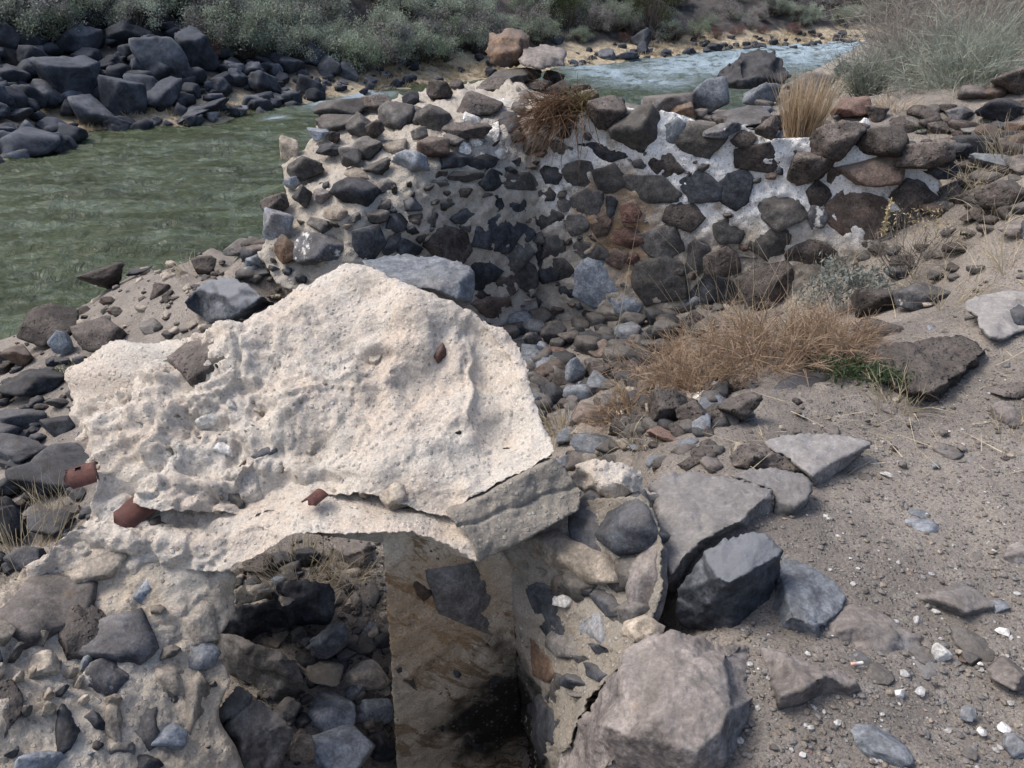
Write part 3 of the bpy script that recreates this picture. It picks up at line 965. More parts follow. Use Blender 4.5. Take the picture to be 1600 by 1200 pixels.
class Front(Surf):
    pass
BS = Surf([(p[0], p[1], p[2], 'z') for p in top_out + top_in])
LS = Surf([(p[0], p[1], p[2], 'y') for p in led_out + led_in])
R1 = (80, 380, 3.333)
def lift_at(px, py):
    q = np.array([[px + a, py + b] for a in (-5, 0, 5) for b in (-4, 0, 4)], float)
    a, n = BS.frame(q)
    return float(np.mean(conc_disp(a, q, n))) - .002
def conv(reg, x, y, w_, h_):
    return reg[0] + x / reg[2], reg[1] + y / reg[2], w_ / reg[2], h_ / reg[2]
for k, (reg, x, y, w_, h_, a, c, pr, lab, nm) in enumerate([
    (R1, 790, 620, 285, 200, -12, 'v', .022, "brown vesicular stone bedded in the top of the lintel", "embedded_stone"),
    (R1, 625, 625, 120, 40, -15, 'd', .014, None, "embedded_stone"),
    (R1, 845, 1025, 75, 48, 15, 'w', .010, "small white pebble set in the lintel", "embedded_stone"),
    (R1, 775, 890, 150, 50, -6, 'w', .014, None, "embedded_stone"),
    (R1, 940, 825, 60, 55, 0, 'w', .016, None, "embedded_stone"),
    (R1, 485, 600, 75, 32, 5, 't', .012, None, "embedded_stone"),
    (R1, 430, 840, 90, 45, -15, 't', .012, None, "embedded_stone"),
    (R1, 1090, 1080, 170, 62, -28, 'd', .014, "thin dark slate edge in the front of the lintel", "embedded_stone"),
    (R1, 970, 1090, 170, 60, -35, 'o', .012, None, "embedded_stone"),
    ((480, 380, 3.333), 695, 545, 85, 140, 15, 'r', .02, "dark red stone in a hollow of the lintel", "embedded_stone"),
    ((480, 380, 3.333), 345, 555, 62, 80, 10, 't', .0, None, "embedded_stone"),
    ((480, 380, 3.333), 1043, 1026, 44, 18, 0, 'v', .008, None, "embedded_stone"),
    ((480, 380, 3.333), 785, 976, 40, 22, 10, 'v', .008, None, "embedded_stone"),
    ((100, 660, 4.21), 1050, 440, 230, 150, -30, 'g', .018, "grey stone under the lintel lip", "embedded_stone"),
    ((580, 680, 3.333), 115, 300, 140, 125, 0, 't', .03, "rounded pale cobble under the lintel lip", "embedded_stone"),
]):
    px, py, pw, ph = conv(reg, x, y, w_, h_)
    embed(BS, slab_o, px, py, pw, ph, a, ROCK[c], pr, 500 + k, nm, .13, lab, origin=blk.location, lift=lift_at(px, py))
rg = random.Random(4)
for k in range(70):                                                        # gravel of the concrete
    px, py = rg.uniform(130, 560), rg.uniform(560, 790)
    if not inside(np.array([[px, py]]), np.array([p[:2] for p in top_out]))[0]: continue
    s_ = rg.uniform(7, 17)
    embed(BS, slab_o, px, py, s_, s_ * rg.uniform(.5, .9), rg.uniform(-40, 40), ROCK[rg.choice('tttpt')], rg.uniform(.002, .007), 700 + k, "embedded_pebble", .15, origin=blk.location, lift=lift_at(px, py))
embed(LS, blk, 248, 817, 26, 17, 10, ROCK['g'], .012, 641, "embedded_stone")

# rusty iron pipe shards sticking out of the lintel
def pipe_shard(parent, c, axis, r, arc0, arc1, L, th, label, hole=False, name="pipe_shard"):
    axis = np.asarray(axis, float); axis /= np.linalg.norm(axis)
    u = np.cross(axis, (0, 0, 1)); u /= np.linalg.norm(u); v = np.cross(u, axis)
    na, nl = 22, 10
    V = []
    for rr in (r, r - th):
        for j in range(nl + 1):
            for i_ in range(na + 1):
                a = math.radians(arc0 + (arc1 - arc0) * i_ / na)
                l = L * j / nl * (1 + .10 * math.sin(i_ * .45 + 1) * (j == nl))
                V.append(np.array(c) + u * math.cos(a) * rr + v * math.sin(a) * rr + axis * l)
    V = np.array(V); n = (na + 1) * (nl + 1)
    F = []
    id_ = lambda s_, j, i_: s_ * n + j * (na + 1) + i_
    hl = lambda j, i_: hole and 5 <= j <= 6 and 9 <= i_ <= 11
    for j in range(nl):
        for i_ in range(na):
            if hl(j, i_): continue
            F.append((id_(0, j, i_), id_(0, j, i_ + 1), id_(0, j + 1, i_ + 1), id_(0, j + 1, i_)))
            F.append((id_(1, j, i_), id_(1, j + 1, i_), id_(1, j + 1, i_ + 1), id_(1, j, i_ + 1)))
    for j in range(nl):
        for i_ in (0, na):
            F.append((id_(0, j, i_), id_(0, j + 1, i_), id_(1, j + 1, i_), id_(1, j, i_)))
    for i_ in range(na):
        for j in (0, nl):
            F.append((id_(0, j, i_), id_(1, j, i_), id_(1, j, i_ + 1), id_(0, j, i_ + 1)))
    V = V + fbm(V, 25, 3, 9)[:, None] * .003 - np.array(parent.location)
    o = link(name, mesh_of(name, V, np.array(F)), RUST, parent)
    o["label"] = label
    return o
p = at_y(238, 786, 2.03)
pipe_shard(blk, p, (-.62, -.62, -.28), .052, 20, 175, .11, .006, "curved rusty iron pipe shard sticking out of the lintel's front")
p = at_y(158, 742, 2.06)
pipe_shard(blk, p, (-.75, -.35, -.1), .048, 30, 170, .085, .006, "smaller rusty pipe shard with a hole at the lintel's left end", True)
p = at_y(505, 776, 1.99)
pipe_shard(blk, p, (-.5, -.75, -.1), .03, 40, 150, .06, .005, "small rusty iron flake under the lintel lip")

def proud_stone(surf, parent, px, py, pw, ph, a, col, pr, sd):
    """An angular stone lying on or standing out of a wall."""
    rr_ = random.Random(sd)
    p, n = surf.frame(np.array([[px, py]]))
    p, n = p[0], n[0]
    t = np.dot(p - EYE, (0, CP, -SP))
    W, H = pw * t / FOC * 1.16, ph * t / FOC * 1.12
    o = link("stone", rock_mesh(rr_.randrange(24), col), None, parent)
    Dp = .75 * max(W, H)
    o.location = p + n * (pr - .5 * Dp + .03) - np.array(parent.location)
    o.scale = (W, Dp, H)
    yaw = math.atan2(n[0], -n[1]) * .5
    o.rotation_euler = (math.radians(rr_.uniform(-14, 6)), math.radians(a + rr_.uniform(-6, 6)), yaw + math.radians(rr_.choice((0, 180)) + rr_.uniform(-14, 14)))
    return o

# ------------------------------------------------------------------ left masonry pier
def mort_disp(V, P2, N):
    return fbm(V, 4, 3, 91) * .045 + fbm(V, 14, 4, 92, .55) * .016 - np.clip(fbm(V, 5, 4, 90, .55, True) - .5, 0, 1) * .05 + fbm(V, 45, 3, 93, .6) * .005 + (1 - pits(V, 26, 94, .5) ** 2) * .005
pierL = thing("left_masonry_pier", at_y(150, 1000, 1.75) + [0, 0, -.3], "low pale mortared stone pier left of the pit, carrying the lintel", "masonry pier")
m_ctrl = [(60, 890, 1.86), (150, 850, 1.9), (350, 890, 1.88), (20, 940, 1.70), (0, 1000, 1.55), (0, 1200, 1.27), (200, 1000, 1.68), (350, 1000, 1.78), (360, 1080, 1.66), (200, 1200, 1.38), (380, 1200, 1.53), (100, 1100, 1.45), (260, 1100, 1.57), (-60, 1260, 1.15), (-190, 1270, 1.08), (-200, 1060, 1.35), (-100, 960, 1.62), (390, 1260, 1.45)]
MS = Surf(m_ctrl)
m_out = [(-190, 1270), (-200, 1080), (-120, 985), (-60, 950), (0, 918), (48, 880), (120, 850), (250, 862), (340, 870), (366, 900), (368, 930), (368, 955), (348, 982), (330, 1000), (326, 1022), (352, 1045), (362, 1064), (350, 1085), (338, 1112), (345, 1152), (374, 1200), (392, 1262)]
sheet("mortar", m_out, MS, 4.2, MAS, .35, (.1, .8, -.6), amp=0, seed=11, disp=mort_disp, parent=pierL)
M6 = (0, 840, 3.333)
for k, (x, y, w_, h_, a, c, pr, lab) in enumerate([
    (250, 345, 390, 240, -27, 'm', .03, "broad flat grey stone face in the left pier"), (445, 470, 245, 205, -10, 'v', .035, "black porous stone in the left pier"),
    (655, 525, 310, 215, -10, 'c', .05, "knobbly white-rimmed dark stone in the left pier"), (570, 715, 160, 150, -40, 'c', .03, None), (810, 880, 235, 300, 10, 'g', .02, None),
    (862, 1030, 135, 125, 0, 'l', .035, None), (355, 985, 95, 240, 12, 'd', .012, None), (1040, 610, 150, 130, -30, 'l', .03, None), (15, 890, 150, 240, 15, 'v', .01, None),
    (735, 275, 80, 90, 0, 'l', .008, None), (215, 1170, 210, 90, -12, 'l', .03, None), (750, 1175, 150, 70, 5, 'd', .02, None), (600, 980, 90, 180, 0, 't', .02, None),
    (1000, 430, 230, 190, 20, 't', .03, None), (900, 720, 170, 130, 30, 't', .03, None), (480, 130, 300, 150, -20, 't', .03, None), (640, 1120, 100, 80, 0, 'g', .02, None), (1000, 880, 140, 260, 15, 't', .03, None)]):
    px, py, pw, ph = conv(M6, x, y, w_ * 1.26, h_ * 1.26)
    embed(MS, pierL, px, py, pw, ph, a, ROCK[c], pr * .8, 540 + k, "stone", .16, lab, .006)

# ------------------------------------------------------------------ right masonry pier with the dark inner corner
pierR = thing("right_masonry_pier", at_y(760, 1150, 1.95) + [0, 0, -.2], "stained mortared pier under the lintel's right end, with a black inner corner", "masonry pier")
PF = Surf([(597, 856, 1.88), (622, 1230, 1.88), (800, 890, 1.97), (805, 1000, 1.98), (830, 1120, 2.08), (845, 1230, 2.2), (700, 1050, 1.92)])
PR = Surf([(745, 860, 1.98), (800, 890, 1.97), (805, 1000, 1.975), (820, 1100, 2.06), (845, 1230, 2.2), (910, 790, 2.02), (1000, 820, 1.83), (1030, 800, 1.86), (1012, 950, 1.66), (1050, 900, 1.68), (950, 1060, 1.53), (880, 1170, 1.46), (885, 1230, 1.42), (900, 900, 1.86), (900, 1000, 1.75), (860, 1060, 1.75)])
def pier_disp(V, P2, N):
    d = fbm(V, 5, 3, 95) * .010 + fbm(V, 18, 4, 96, .55) * .007 - (1 - pits(V, 20, 97, .14) ** 2) * .014
    a = np.stack([V[:, 0] * 3 + V[:, 2] * 3, V[:, 2] * 14 - V[:, 0] * 10, V[:, 1]], 1)
    return d + fbm(a, 1, 3, 99) * .008 + fbm(V, 60, 3, 98) * .003
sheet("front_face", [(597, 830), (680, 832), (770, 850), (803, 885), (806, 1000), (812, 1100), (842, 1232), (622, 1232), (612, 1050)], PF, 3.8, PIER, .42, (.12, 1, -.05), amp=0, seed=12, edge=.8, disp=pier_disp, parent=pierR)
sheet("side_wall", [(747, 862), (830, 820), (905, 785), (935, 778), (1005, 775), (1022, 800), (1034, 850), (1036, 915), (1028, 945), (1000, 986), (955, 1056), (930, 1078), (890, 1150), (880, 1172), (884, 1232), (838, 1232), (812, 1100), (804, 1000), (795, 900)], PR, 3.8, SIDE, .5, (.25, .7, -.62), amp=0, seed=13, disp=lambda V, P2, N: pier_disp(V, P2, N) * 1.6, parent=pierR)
Q8 = (580, 680, 3.333); Q1 = (560, 840, 3.333)
for k, (sf, rgn, x, y, w_, h_, a, c, pr) in enumerate([
    (PF, Q1, 560, 330, 260, 470, -38, 'g', .03), (PF, Q1, 700, 715, 130, 100, 10, 'd', -.002), (PF, Q1, 545, 745, 50, 140, -32, 'd', .004), (PF, Q1, 430, 975, 60, 90, -20, 'd', .004), (PF, Q1, 330, 250, 70, 130, -20, 'o', .006), (PF, Q1, 250, 740, 80, 160, -38, 'g', .006), (PF, Q1, 600, 1080, 60, 200, -35, 'd', .004),
    (PR, Q8, 1345, 480, 240, 250, 0, 'd', .05), (PR, Q8, 1420, 765, 120, 300, 10, 'm', .04), (PR, Q8, 1150, 500, 180, 300, 5, 'd', .01), (PR, Q8, 1040, 650, 440, 190, 20, 't', .05), (PR, Q8, 960, 940, 150, 320, -35, 'd', .012),  # the tall dark one by the lintel stands in for a shaded recess
    (PR, Q8, 1250, 865, 190, 110, 30, 'd', .02), (PR, Q8, 1160, 1010, 110, 170, -15, 'l', .015), (PR, Q8, 1310, 700, 170, 190, 20, 'g', .03), (PR, Q1, 930, 640, 100, 220, -27, 'o', .01), (PR, Q1, 1235, 690, 100, 80, 10, 'd', .01), (PR, Q1, 1060, 330, 60, 50, 0, 'w', .02), (PR, Q1, 960, 1010, 130, 260, -20, 'd', .01), (PR, Q8, 1390, 1000, 140, 90, -30, 't', .02), (PR, Q8, 1090, 780, 150, 130, 10, 'g', .03), (PR, Q8, 1010, 780, 110, 110, 0, 'v', .02), (PR, Q8, 1330, 930, 170, 90, -30, 'g', .03), (PR, Q1, 1090, 560, 170, 120, 30, 'g', .02), (PR, Q1, 1020, 800, 130, 160, -20, 'g', .015)]):
    px, py, pw, ph = conv(rgn, x, y, w_ * (1.22 if sf is PR else 1.05), h_ * (1.22 if sf is PR else 1.05))
    embed(sf, pierR, px, py, pw, ph, a, ROCK[c], pr, 580 + k, "stone", .17, None, .005)

# pale chunk on the right pier
PIER_USED = [(980, 830, 70, 70), (1005, 910, 40, 90), (895, 875, 130, 60), (868, 960, 60, 100), (955, 938, 60, 40), (928, 983, 36, 50), (838, 1032, 40, 70), (972, 888, 50, 50)]
R8 = (580, 680, 3.333)
facet("concrete_chunk", zc(R8, [(1040, 215, .17), (1070, 160, .19), (1130, 130, .21), (1220, 140, .22), (1300, 140, .22), (1360, 165, .21), (1410, 180, .2), (1430, 250, .17), (1490, 310, .14), (1505, 370, .1), (1480, 400, .06), (1380, 400, .05), (1240, 380, .06), (1130, 335, .08), (1095, 290, .12)]),
      zc(R8, [(1300, 260, .2), (1200, 230, .2), (1400, 320, .15), (1250, 330, .13)]), CONC, T=.14, step=3.6, amp=.0, seed=21, disp=lambda V, P2, N: fbm(V, 8, 4, 171, .55) * .035 + fbm(V, 30, 4, 172, .6) * .014 + (1 - pits(V, 26, 173, .6) ** 2) * .010,
      label="rough pale lime concrete chunk on the right pier beside the lintel's cut end", cat="concrete chunk")

# ------------------------------------------------------------------ back wall and left wall of the ruined room
BW = Plane((.14, 5.8, -.1), (-.276, -.955, .12))
wallB = thing("back_stone_wall", (1.3, 5.5, -.9), "ruined basalt wall with white lime mortar across the far side of the pit", "stone wall")
wall_disp = lambda V, P2, N: fbm(V, 2.2, 3, 101) * .03 + fbm(V, 7, 4, 102, .55) * .034 + fbm(V, 20, 4, 103, .6) * .024 + (1 - pits(V, 13, 104, .5) ** 2) * .012 - .004
bw_out = [(826, 175), (850, 205), (880, 195), (900, 178), (935, 165), (1000, 170), (1050, 175), (1110, 200), (1160, 195), (1200, 220), (1250, 215), (1300, 215), (1360, 235), (1400, 235), (1440, 250), (1470, 285), (1460, 330), (1425, 345), (1400, 360), (1420, 420), (1300, 480), (1240, 515), (1150, 530), (1060, 550), (960, 540), (880, 530), (822, 520)]
sheet("mortar", bw_out, BW, 4.2, MORT, .4, (.28, .95, -.05), amp=0, seed=14, disp=wall_disp, parent=wallB)
B6 = (780, 150, 3.478); B7 = (1140, 180, 3.478)
bl = [(B6, [(745, 170, 255, 235, 0, 'g', .12), (580, 95, 200, 160, 0, 'v', .1), (945, 205, 150, 120, -30, 'l', .07), (1080, 235, 240, 150, 15, 'g', .07), (555, 305, 230, 75, 12, 'd', .03), (430, 415, 150, 118, 5, 'g', .05), (600, 445, 170, 142, 10, 'g', .05), (760, 365, 70, 52, 0, 'g', .04),
            (895, 370, 190, 120, 30, 'v', .04), (820, 500, 280, 140, 10, 'g', .05), (1100, 500, 200, 150, 5, 'd', .05), (1280, 510, 160, 190, 15, 'd', .04), (1000, 655, 195, 150, 0, 'v', .05), (1250, 745, 150, 125, 20, 'g', .04), (1475, 810, 205, 160, 0, 'g', .06), (880, 790, 225, 185, 10, 'g', .05),
            (710, 635, 100, 95, 0, 'r', .05), (605, 600, 55, 95, 0, 'd', .03), (480, 590, 150, 150, 20, 'g', .04), (430, 695, 125, 100, 0, 'g', .04), (560, 705, 100, 110, 0, 'b', .03), (280, 680, 150, 110, 20, 'g', .03), (235, 530, 110, 80, 20, 'g', .03), (120, 460, 165, 85, 5, 'g', .05),
            (110, 595, 100, 85, -30, 'v', .03), (285, 430, 100, 110, 25, 'd', .03), (160, 660, 70, 70, 0, 'b', .03), (55, 750, 150, 170, 20, 'd', .04), (100, 870, 170, 110, -35, 'g', .04), (305, 825, 100, 130, 0, 'g', .03), (235, 875, 55, 95, 0, 'v', .03), (500, 840, 180, 80, 15, 'g', .03),
            (690, 770, 140, 100, 20, 'r', .03), (640, 885, 100, 90, 10, 'b', .03), (520, 1020, 215, 235, 15, 'l', .04), (690, 1140, 140, 100, 30, 'l', .03), (860, 1010, 245, 235, 0, 'g', .06), (1075, 870, 110, 150, 0, 'g', .04), (1210, 905, 175, 160, 0, 'v', .05), (1160, 1060, 235, 150, 10, 'd', .04),
            (1450, 1020, 310, 250, 0, 'v', .09), (330, 940, 110, 110, 20, 'g', .03), (175, 975, 110, 140, 10, 'g', .04), (50, 1015, 100, 110, 0, 'v', .03), (265, 970, 100, 90, 20, 'd', .03), (1400, 340, 210, 140, 5, 'v', .06), (1460, 170, 120, 115, 0, 'v', .08), (1330, 240, 120, 85, 0, 'v', .06),
            (330, 280, 115, 65, 0, 'g', .03), (60, 385, 90, 50, 0, 'd', .03), (360, 590, 70, 70, 0, 'g', .02), (720, 880, 70, 60, 0, 'r', .02), (950, 960, 90, 60, 15, 'v', .02), (1330, 870, 110, 30, 5, 'g', .02), (1210, 180, 190, 70, 5, 'c', .08), (580, 1230, 230, 90, 15, 'v', .05), (840, 1240, 180, 120, 0, 'r', .06), (1000, 1180, 130, 80, 10, 'v', .04), (200, 250, 120, 70, 10, 'g', .05), (150, 1120, 130, 80, 10, 'g', .03), (380, 1060, 90, 70, 10, 'd', .02)]),
      (B7, [(590, 130, 265, 190, 15, 'v', .14), (840, 150, 265, 165, 5, 'v', .14), (1040, 215, 265, 150, -20, 'v', .12), (455, 285, 245, 180, 10, 'v', .11), (760, 315, 315, 175, 8, 'b', .12), (275, 515, 335, 235, 15, 'g', .08), (480, 430, 115, 122, 0, 'v', .05), (485, 555, 100, 110, 0, 'c', .05),
            (710, 545, 345, 245, 0, 'b', .06), (1000, 450, 235, 155, 15, 'v', .07), (450, 755, 235, 140, -10, 'v', .07), (1150, 290, 160, 95, 0, 'd', .06), (575, 330, 80, 95, 0, 'b', .04), (960, 560, 190, 90, 0, 'g', .04), (900, 690, 190, 130, 10, 'g', .03), (600, 760, 100, 60, 0, 't', .03)])]
k = 0
for reg, L in bl:
    for (x, y, w_, h_, a, c, pr) in L:
        px, py, pw, ph = conv(reg, x, y, w_, h_)
        if pr > .07: proud_stone(BW, wallB, px, py, pw, ph, a, c, pr, 100 + k)
        else: embed(BW, wallB, px, py, pw, ph, a, ROCK[c], pr * .6, 100 + k, "stone", .16, None, .004, sink=.09, grow=1.24)
        k += 1

def pack(surf, wall, used, poly, lo, hi, cols, n, seed, clear=1.0, out=None):
    """Smaller stones filling the joints between the measured ones."""
    rp = random.Random(seed)
    poly = np.array(poly, float); mn, mx = poly.min(0), poly.max(0)
    c = 0
    for _ in range(6000):
        if c >= n: break
        x, y = rp.uniform(mn[0], mx[0]), rp.uniform(mn[1], mx[1])
        if not inside(np.array([[x, y]]), poly)[0] or edge_dist(np.array([[x, y]]), poly)[0] < 8: continue
        w_ = rp.uniform(lo, hi) * (.6 + .4 * (c < n / 3)); h_ = w_ * rp.uniform(.55, .9)
        if any(((x - a) / (p / 2 * 1.12 + w_ * .5 * clear)) ** 2 + ((y - b) / (q / 2 * 1.12 + h_ * .5 * clear)) ** 2 < 1 for a, b, p, q in used): continue
        used.append((x, y, w_, h_)); c += 1
        if out:
            proud_stone(surf, wall, x, y, w_, h_, rp.uniform(-15, 15), rp.choice(cols), out * rp.uniform(.6, 1.2), 9000 + seed * 300 + c); continue
        embed(surf, wall, x, y, w_, h_, rp.uniform(-30, 30), ROCK[rp.choice(cols)], rp.uniform(.015, .04), 5000 + seed * 300 + c, "stone", .16, None, .005, sink=.08)
pack(PR, pierR, PIER_USED, [(840, 880), (920, 860), (1020, 850), (1035, 930), (990, 985), (940, 1060), (890, 1140), (850, 1060), (825, 980)], 24, 48, 'dgdvgm', 5, 4, .9)
ML_USED = [(75, 943, 125, 85), (133, 981, 80, 65), (196, 997, 100, 70), (171, 1054, 55, 55), (243, 1104, 85, 100), (258, 1149, 45, 40), (106, 1135, 40, 80), (312, 1023, 50, 45), (5, 1107, 50, 80), (64, 1191, 70, 30), (300, 969, 70, 60), (300, 1104, 50, 90), (144, 879, 100, 50)]
pack(MS, pierL, ML_USED, [(-40, 1000), (60, 920), (200, 930), (340, 930), (345, 1040), (330, 1190), (-40, 1190)], 16, 46, 'tgtlgdt', 26, 5, .9)
usedB = [conv(reg, x, y, w_, h_) for reg, L in bl for (x, y, w_, h_, a, c, pr) in L]
pack(BW, wallB, usedB, bw_out, 12, 28, 'dgvgdbg', 60, 1)
LW = Surf([(835, 170, 6.05), (835, 330, 5.80), (835, 520, 5.62), (720, 180, 5.85), (720, 330, 5.42), (720, 500, 5.25), (640, 190, 5.95), (640, 250, 5.4), (640, 330, 5.13), (640, 500, 4.95), (540, 220, 5.8), (540, 330, 5.0), (540, 420, 4.85), (450, 250, 5.8), (450, 330, 5.2), (430, 420, 4.85), (560, 165, 6.5), (700, 130, 6.9), (760, 118, 7.0), (500, 200, 6.1), (500, 470, 4.75)])
wallL = thing("left_stone_wall", (-.6, 5.4, -.7), "crumbling grey basalt wall between the pit and the river, stepping down leftwards", "stone wall")
lw_out = [(838, 528), (720, 530), (600, 520), (500, 480), (430, 440), (405, 400), (425, 345), (445, 300), (440, 262), (470, 240), (495, 205), (505, 178), (560, 170), (620, 150), (690, 135), (760, 125), (820, 135), (850, 160), (846, 260)]
sheet("mortar", lw_out, LW, 4.2, lime_mat("rubble_mortar", (.50, .455, .395), (.43, .385, .32), (.34, .31, .27), stains_and_shade=[((.05, 5.7, .4), .38, (.58, .56, .53), .6), ((-.1, 6.2, .6), .2, (.6, .58, .55), .6)], gravel=.5, bump=1.3), .45, (.0, .9, -.5), amp=0, seed=15, disp=lambda V, P2, N: wall_disp(V, P2, N) * 1.25, parent=wallL)
L5 = (400, 150, 3.478)
LWS = [
    (470, 95, 255, 100, -5, 'g', .16), (650, 65, 185, 75, -10, 'v', .13), (440, 170, 220, 90, -3, 'g', .12), (770, 140, 200, 165, 20, 'g', .12), (590, 210, 165, 145, 0, 'g', .11), (665, 225, 110, 90, 10, 'v', .1), (970, 150, 175, 130, -20, 'g', .1), (1200, 70, 240, 140, 10, 'v', .13),
    (1130, 180, 230, 85, 3, 'v', .1), (1000, 20, 130, 95, 0, 'v', .12), (420, 315, 140, 65, -15, 'd', .08), (350, 240, 105, 55, 0, 'l', .08), (600, 310, 185, 110, -25, 'g', .1), (520, 375, 120, 100, -20, 'g', .09), (290, 410, 195, 120, 5, 'g', .12), (540, 530, 245, 140, -12, 'd', .1),
    (960, 310, 155, 110, -10, 'b', .09), (840, 370, 190, 115, 15, 'l', .09), (1090, 340, 150, 70, -10, 'd', .05), (1235, 360, 135, 75, 0, 'd', .05), (1140, 435, 155, 52, 0, 'g', .05), (1290, 465, 130, 100, 10, 'd', .05), (1440, 465, 160, 85, 5, 'g', .05), (1240, 545, 80, 32, 0, 'g', .03),
    (850, 590, 95, 70, 10, 'd', .04), (1165, 645, 160, 72, -25, 'd', .04), (1430, 590, 90, 90, -20, 'd', .04), (1320, 580, 70, 80, 0, 'd', .03), (960, 670, 72, 80, 0, 'g', .03), (770, 690, 100, 90, 0, 'd', .04), (610, 790, 165, 170, 10, 'd', .06), (740, 810, 55, 120, 30, 'd', .03), (830, 830, 120, 95, 0, 'd', .04),
    (1060, 810, 215, 165, 15, 'v', .06), (1315, 760, 245, 190, -5, 'd', .06), (350, 830, 285, 195, 10, 'c', .09), (150, 720, 150, 160, 0, 'l', .09), (180, 850, 115, 135, 0, 'o', .08), (120, 610, 135, 95, 0, 'v', .09), (270, 570, 95, 120, 0, 'g', .08), (1240, 960, 145, 150, 20, 'd', .05),
    (1420, 880, 165, 120, -35, 'g', .05), (1560, 870, 60, 100, 0, 'd', .03), (1360, 1030, 120, 100, 0, 'v', .04), (1240, 1080, 95, 55, 0, 'v', .04), (1470, 980, 110, 150, 0, 'g', .04), (1290, 1150, 180, 100, 0, 'b', .06), (1380, 150, 110, 85, 0, 'd', .06), (700, 480, 90, 50, 0, 'g', .04), (430, 640, 120, 60, 0, 't', .05), (340, 700, 110, 60, 10, 'g', .05),
    (560, 430, 110, 50, 0, 't', .05), (740, 270, 140, 60, 0, 't', .05), (880, 110, 90, 60, 0, 'g', .07), (1050, 600, 70, 40, 0, 'g', .03), (1000, 470, 80, 40, 0, 'g', .03), (700, 590, 60, 50, 0, 'g', .03), (910, 770, 60, 70, 20, 'g', .03), (1150, 720, 60, 50, 0, 'g', .03), (1480, 740, 60, 90, 0, 'd', .03), (1550, 600, 80, 70, 20, 'g', .03), (1490, 660, 70, 60, 0, 'b', .03),
    (1170, 115, 75, 70, 0, 'w', .02), (1280, 190, 70, 90, 10, 'w', .02), (1200, 235, 70, 50, 0, 'w', .02), (1340, 300, 60, 80, 0, 'w', .02), (1320, 40, 60, 70, 0, 'w', .02), (210, 310, 130, 120, 0, 't', .09), (1140, 280, 50, 60, 0, 'w', .02), (1250, 330, 60, 40, 0, 'w', .02)]
for k, (x, y, w_, h_, a, c, pr) in enumerate(LWS):
    px, py, pw, ph = conv(L5, x, y, w_, h_)
    if pr > .07: proud_stone(LW, wallL, px, py, pw, ph, a, c, pr, 300 + k)
    else: embed(LW, wallL, px, py, pw, ph, a, ROCK[c], pr * .6, 300 + k, "stone", .17, None, .004, sink=.1, grow=1.24)

usedL = [conv(L5, *r[:4]) for r in LWS]
pack(LW, wallL, usedL, [(430, 380), (445, 300), (440, 262), (470, 240), (505, 178), (620, 150), (760, 125), (820, 140), (760, 210), (660, 260), (560, 320)], 22, 52, 'ggvgdml', 42, 3, .8, .05)
pack(LW, wallL, usedL, lw_out, 12, 34, 'dggvgdt', 85, 2)
# ------------------------------------------------------------------ loose rocks
RR = random.Random(77)
SIZE = lambda w_: "small" if w_ < 45 else ("fist-sized" if w_ < 0 else ("mid-sized" if w_ < 85 else "large"))
CNAME = {'d': "dark bluish basalt", 'g': "grey basalt", 'l': "pale blue-grey", 'b': "reddish-brown", 'v': "porous dark brown", 'm': "mauve-grey", 'r': "dark red scoria", 't': "tan", 'p': "pale", 'w': "white lime-crusted",
         'o': "rusty-brown", 'c': "white-crusted dark", 'f': "dark basalt", 'h': "blue-grey basalt"}

def rock_at(cx, cy, wp, hp, col, where="", label=None, group=None, zf=None, flat=.75, tilt=12, name="rock", t=None, lift=0.0, var=None):
    if t is None:
        _, t = hit(cx, cy + hp * .42, zf)
    d = dirs((cx, cy)); e = math.atan2(-d[2], d[1])
    W = wp * t / FOC * 1.04
    hw = hp * t / FOC
    Dp = W * flat
    H = (hw - Dp * math.sin(e) * .85) / max(math.cos(e), .2)
    H = min(max(H, .42 * W if hp > wp * .45 else .24 * W), 1.4 * W)
    c = EYE + d * (t + .25 * Dp) + np.array([0, 0, lift])
    o = link(name, rock_mesh(RR.randrange(24) if var is None else var, col))
    o.location = c
    o.scale = (W, Dp, H * 1.05)
    o.rotation_euler = (math.radians(RR.uniform(-tilt, tilt)), math.radians(RR.uniform(-tilt, tilt)), math.radians(RR.choice((0, 180)) + RR.uniform(-25, 25)))
    o["label"] = label or "%s %s rock %s" % (SIZE(wp), CNAME[col], where)
    o["category"] = "rock"
    if group: o["group"] = group
    return o

def rocks(reg, L, where, group, grow=1.0, **kw):
    for r in L:
        x, y, w_, h_, c = r[:5]
        px, py, pw, ph = conv(reg, x, y, w_ * grow, h_ * grow)
        rock_at(px, py, pw, ph, c, where, r[5] if len(r) > 5 else None, group, **kw)

def up(dz, L):
    return [(p[0], p[1], p[2] + dz) + tuple(p[3:]) for p in L]
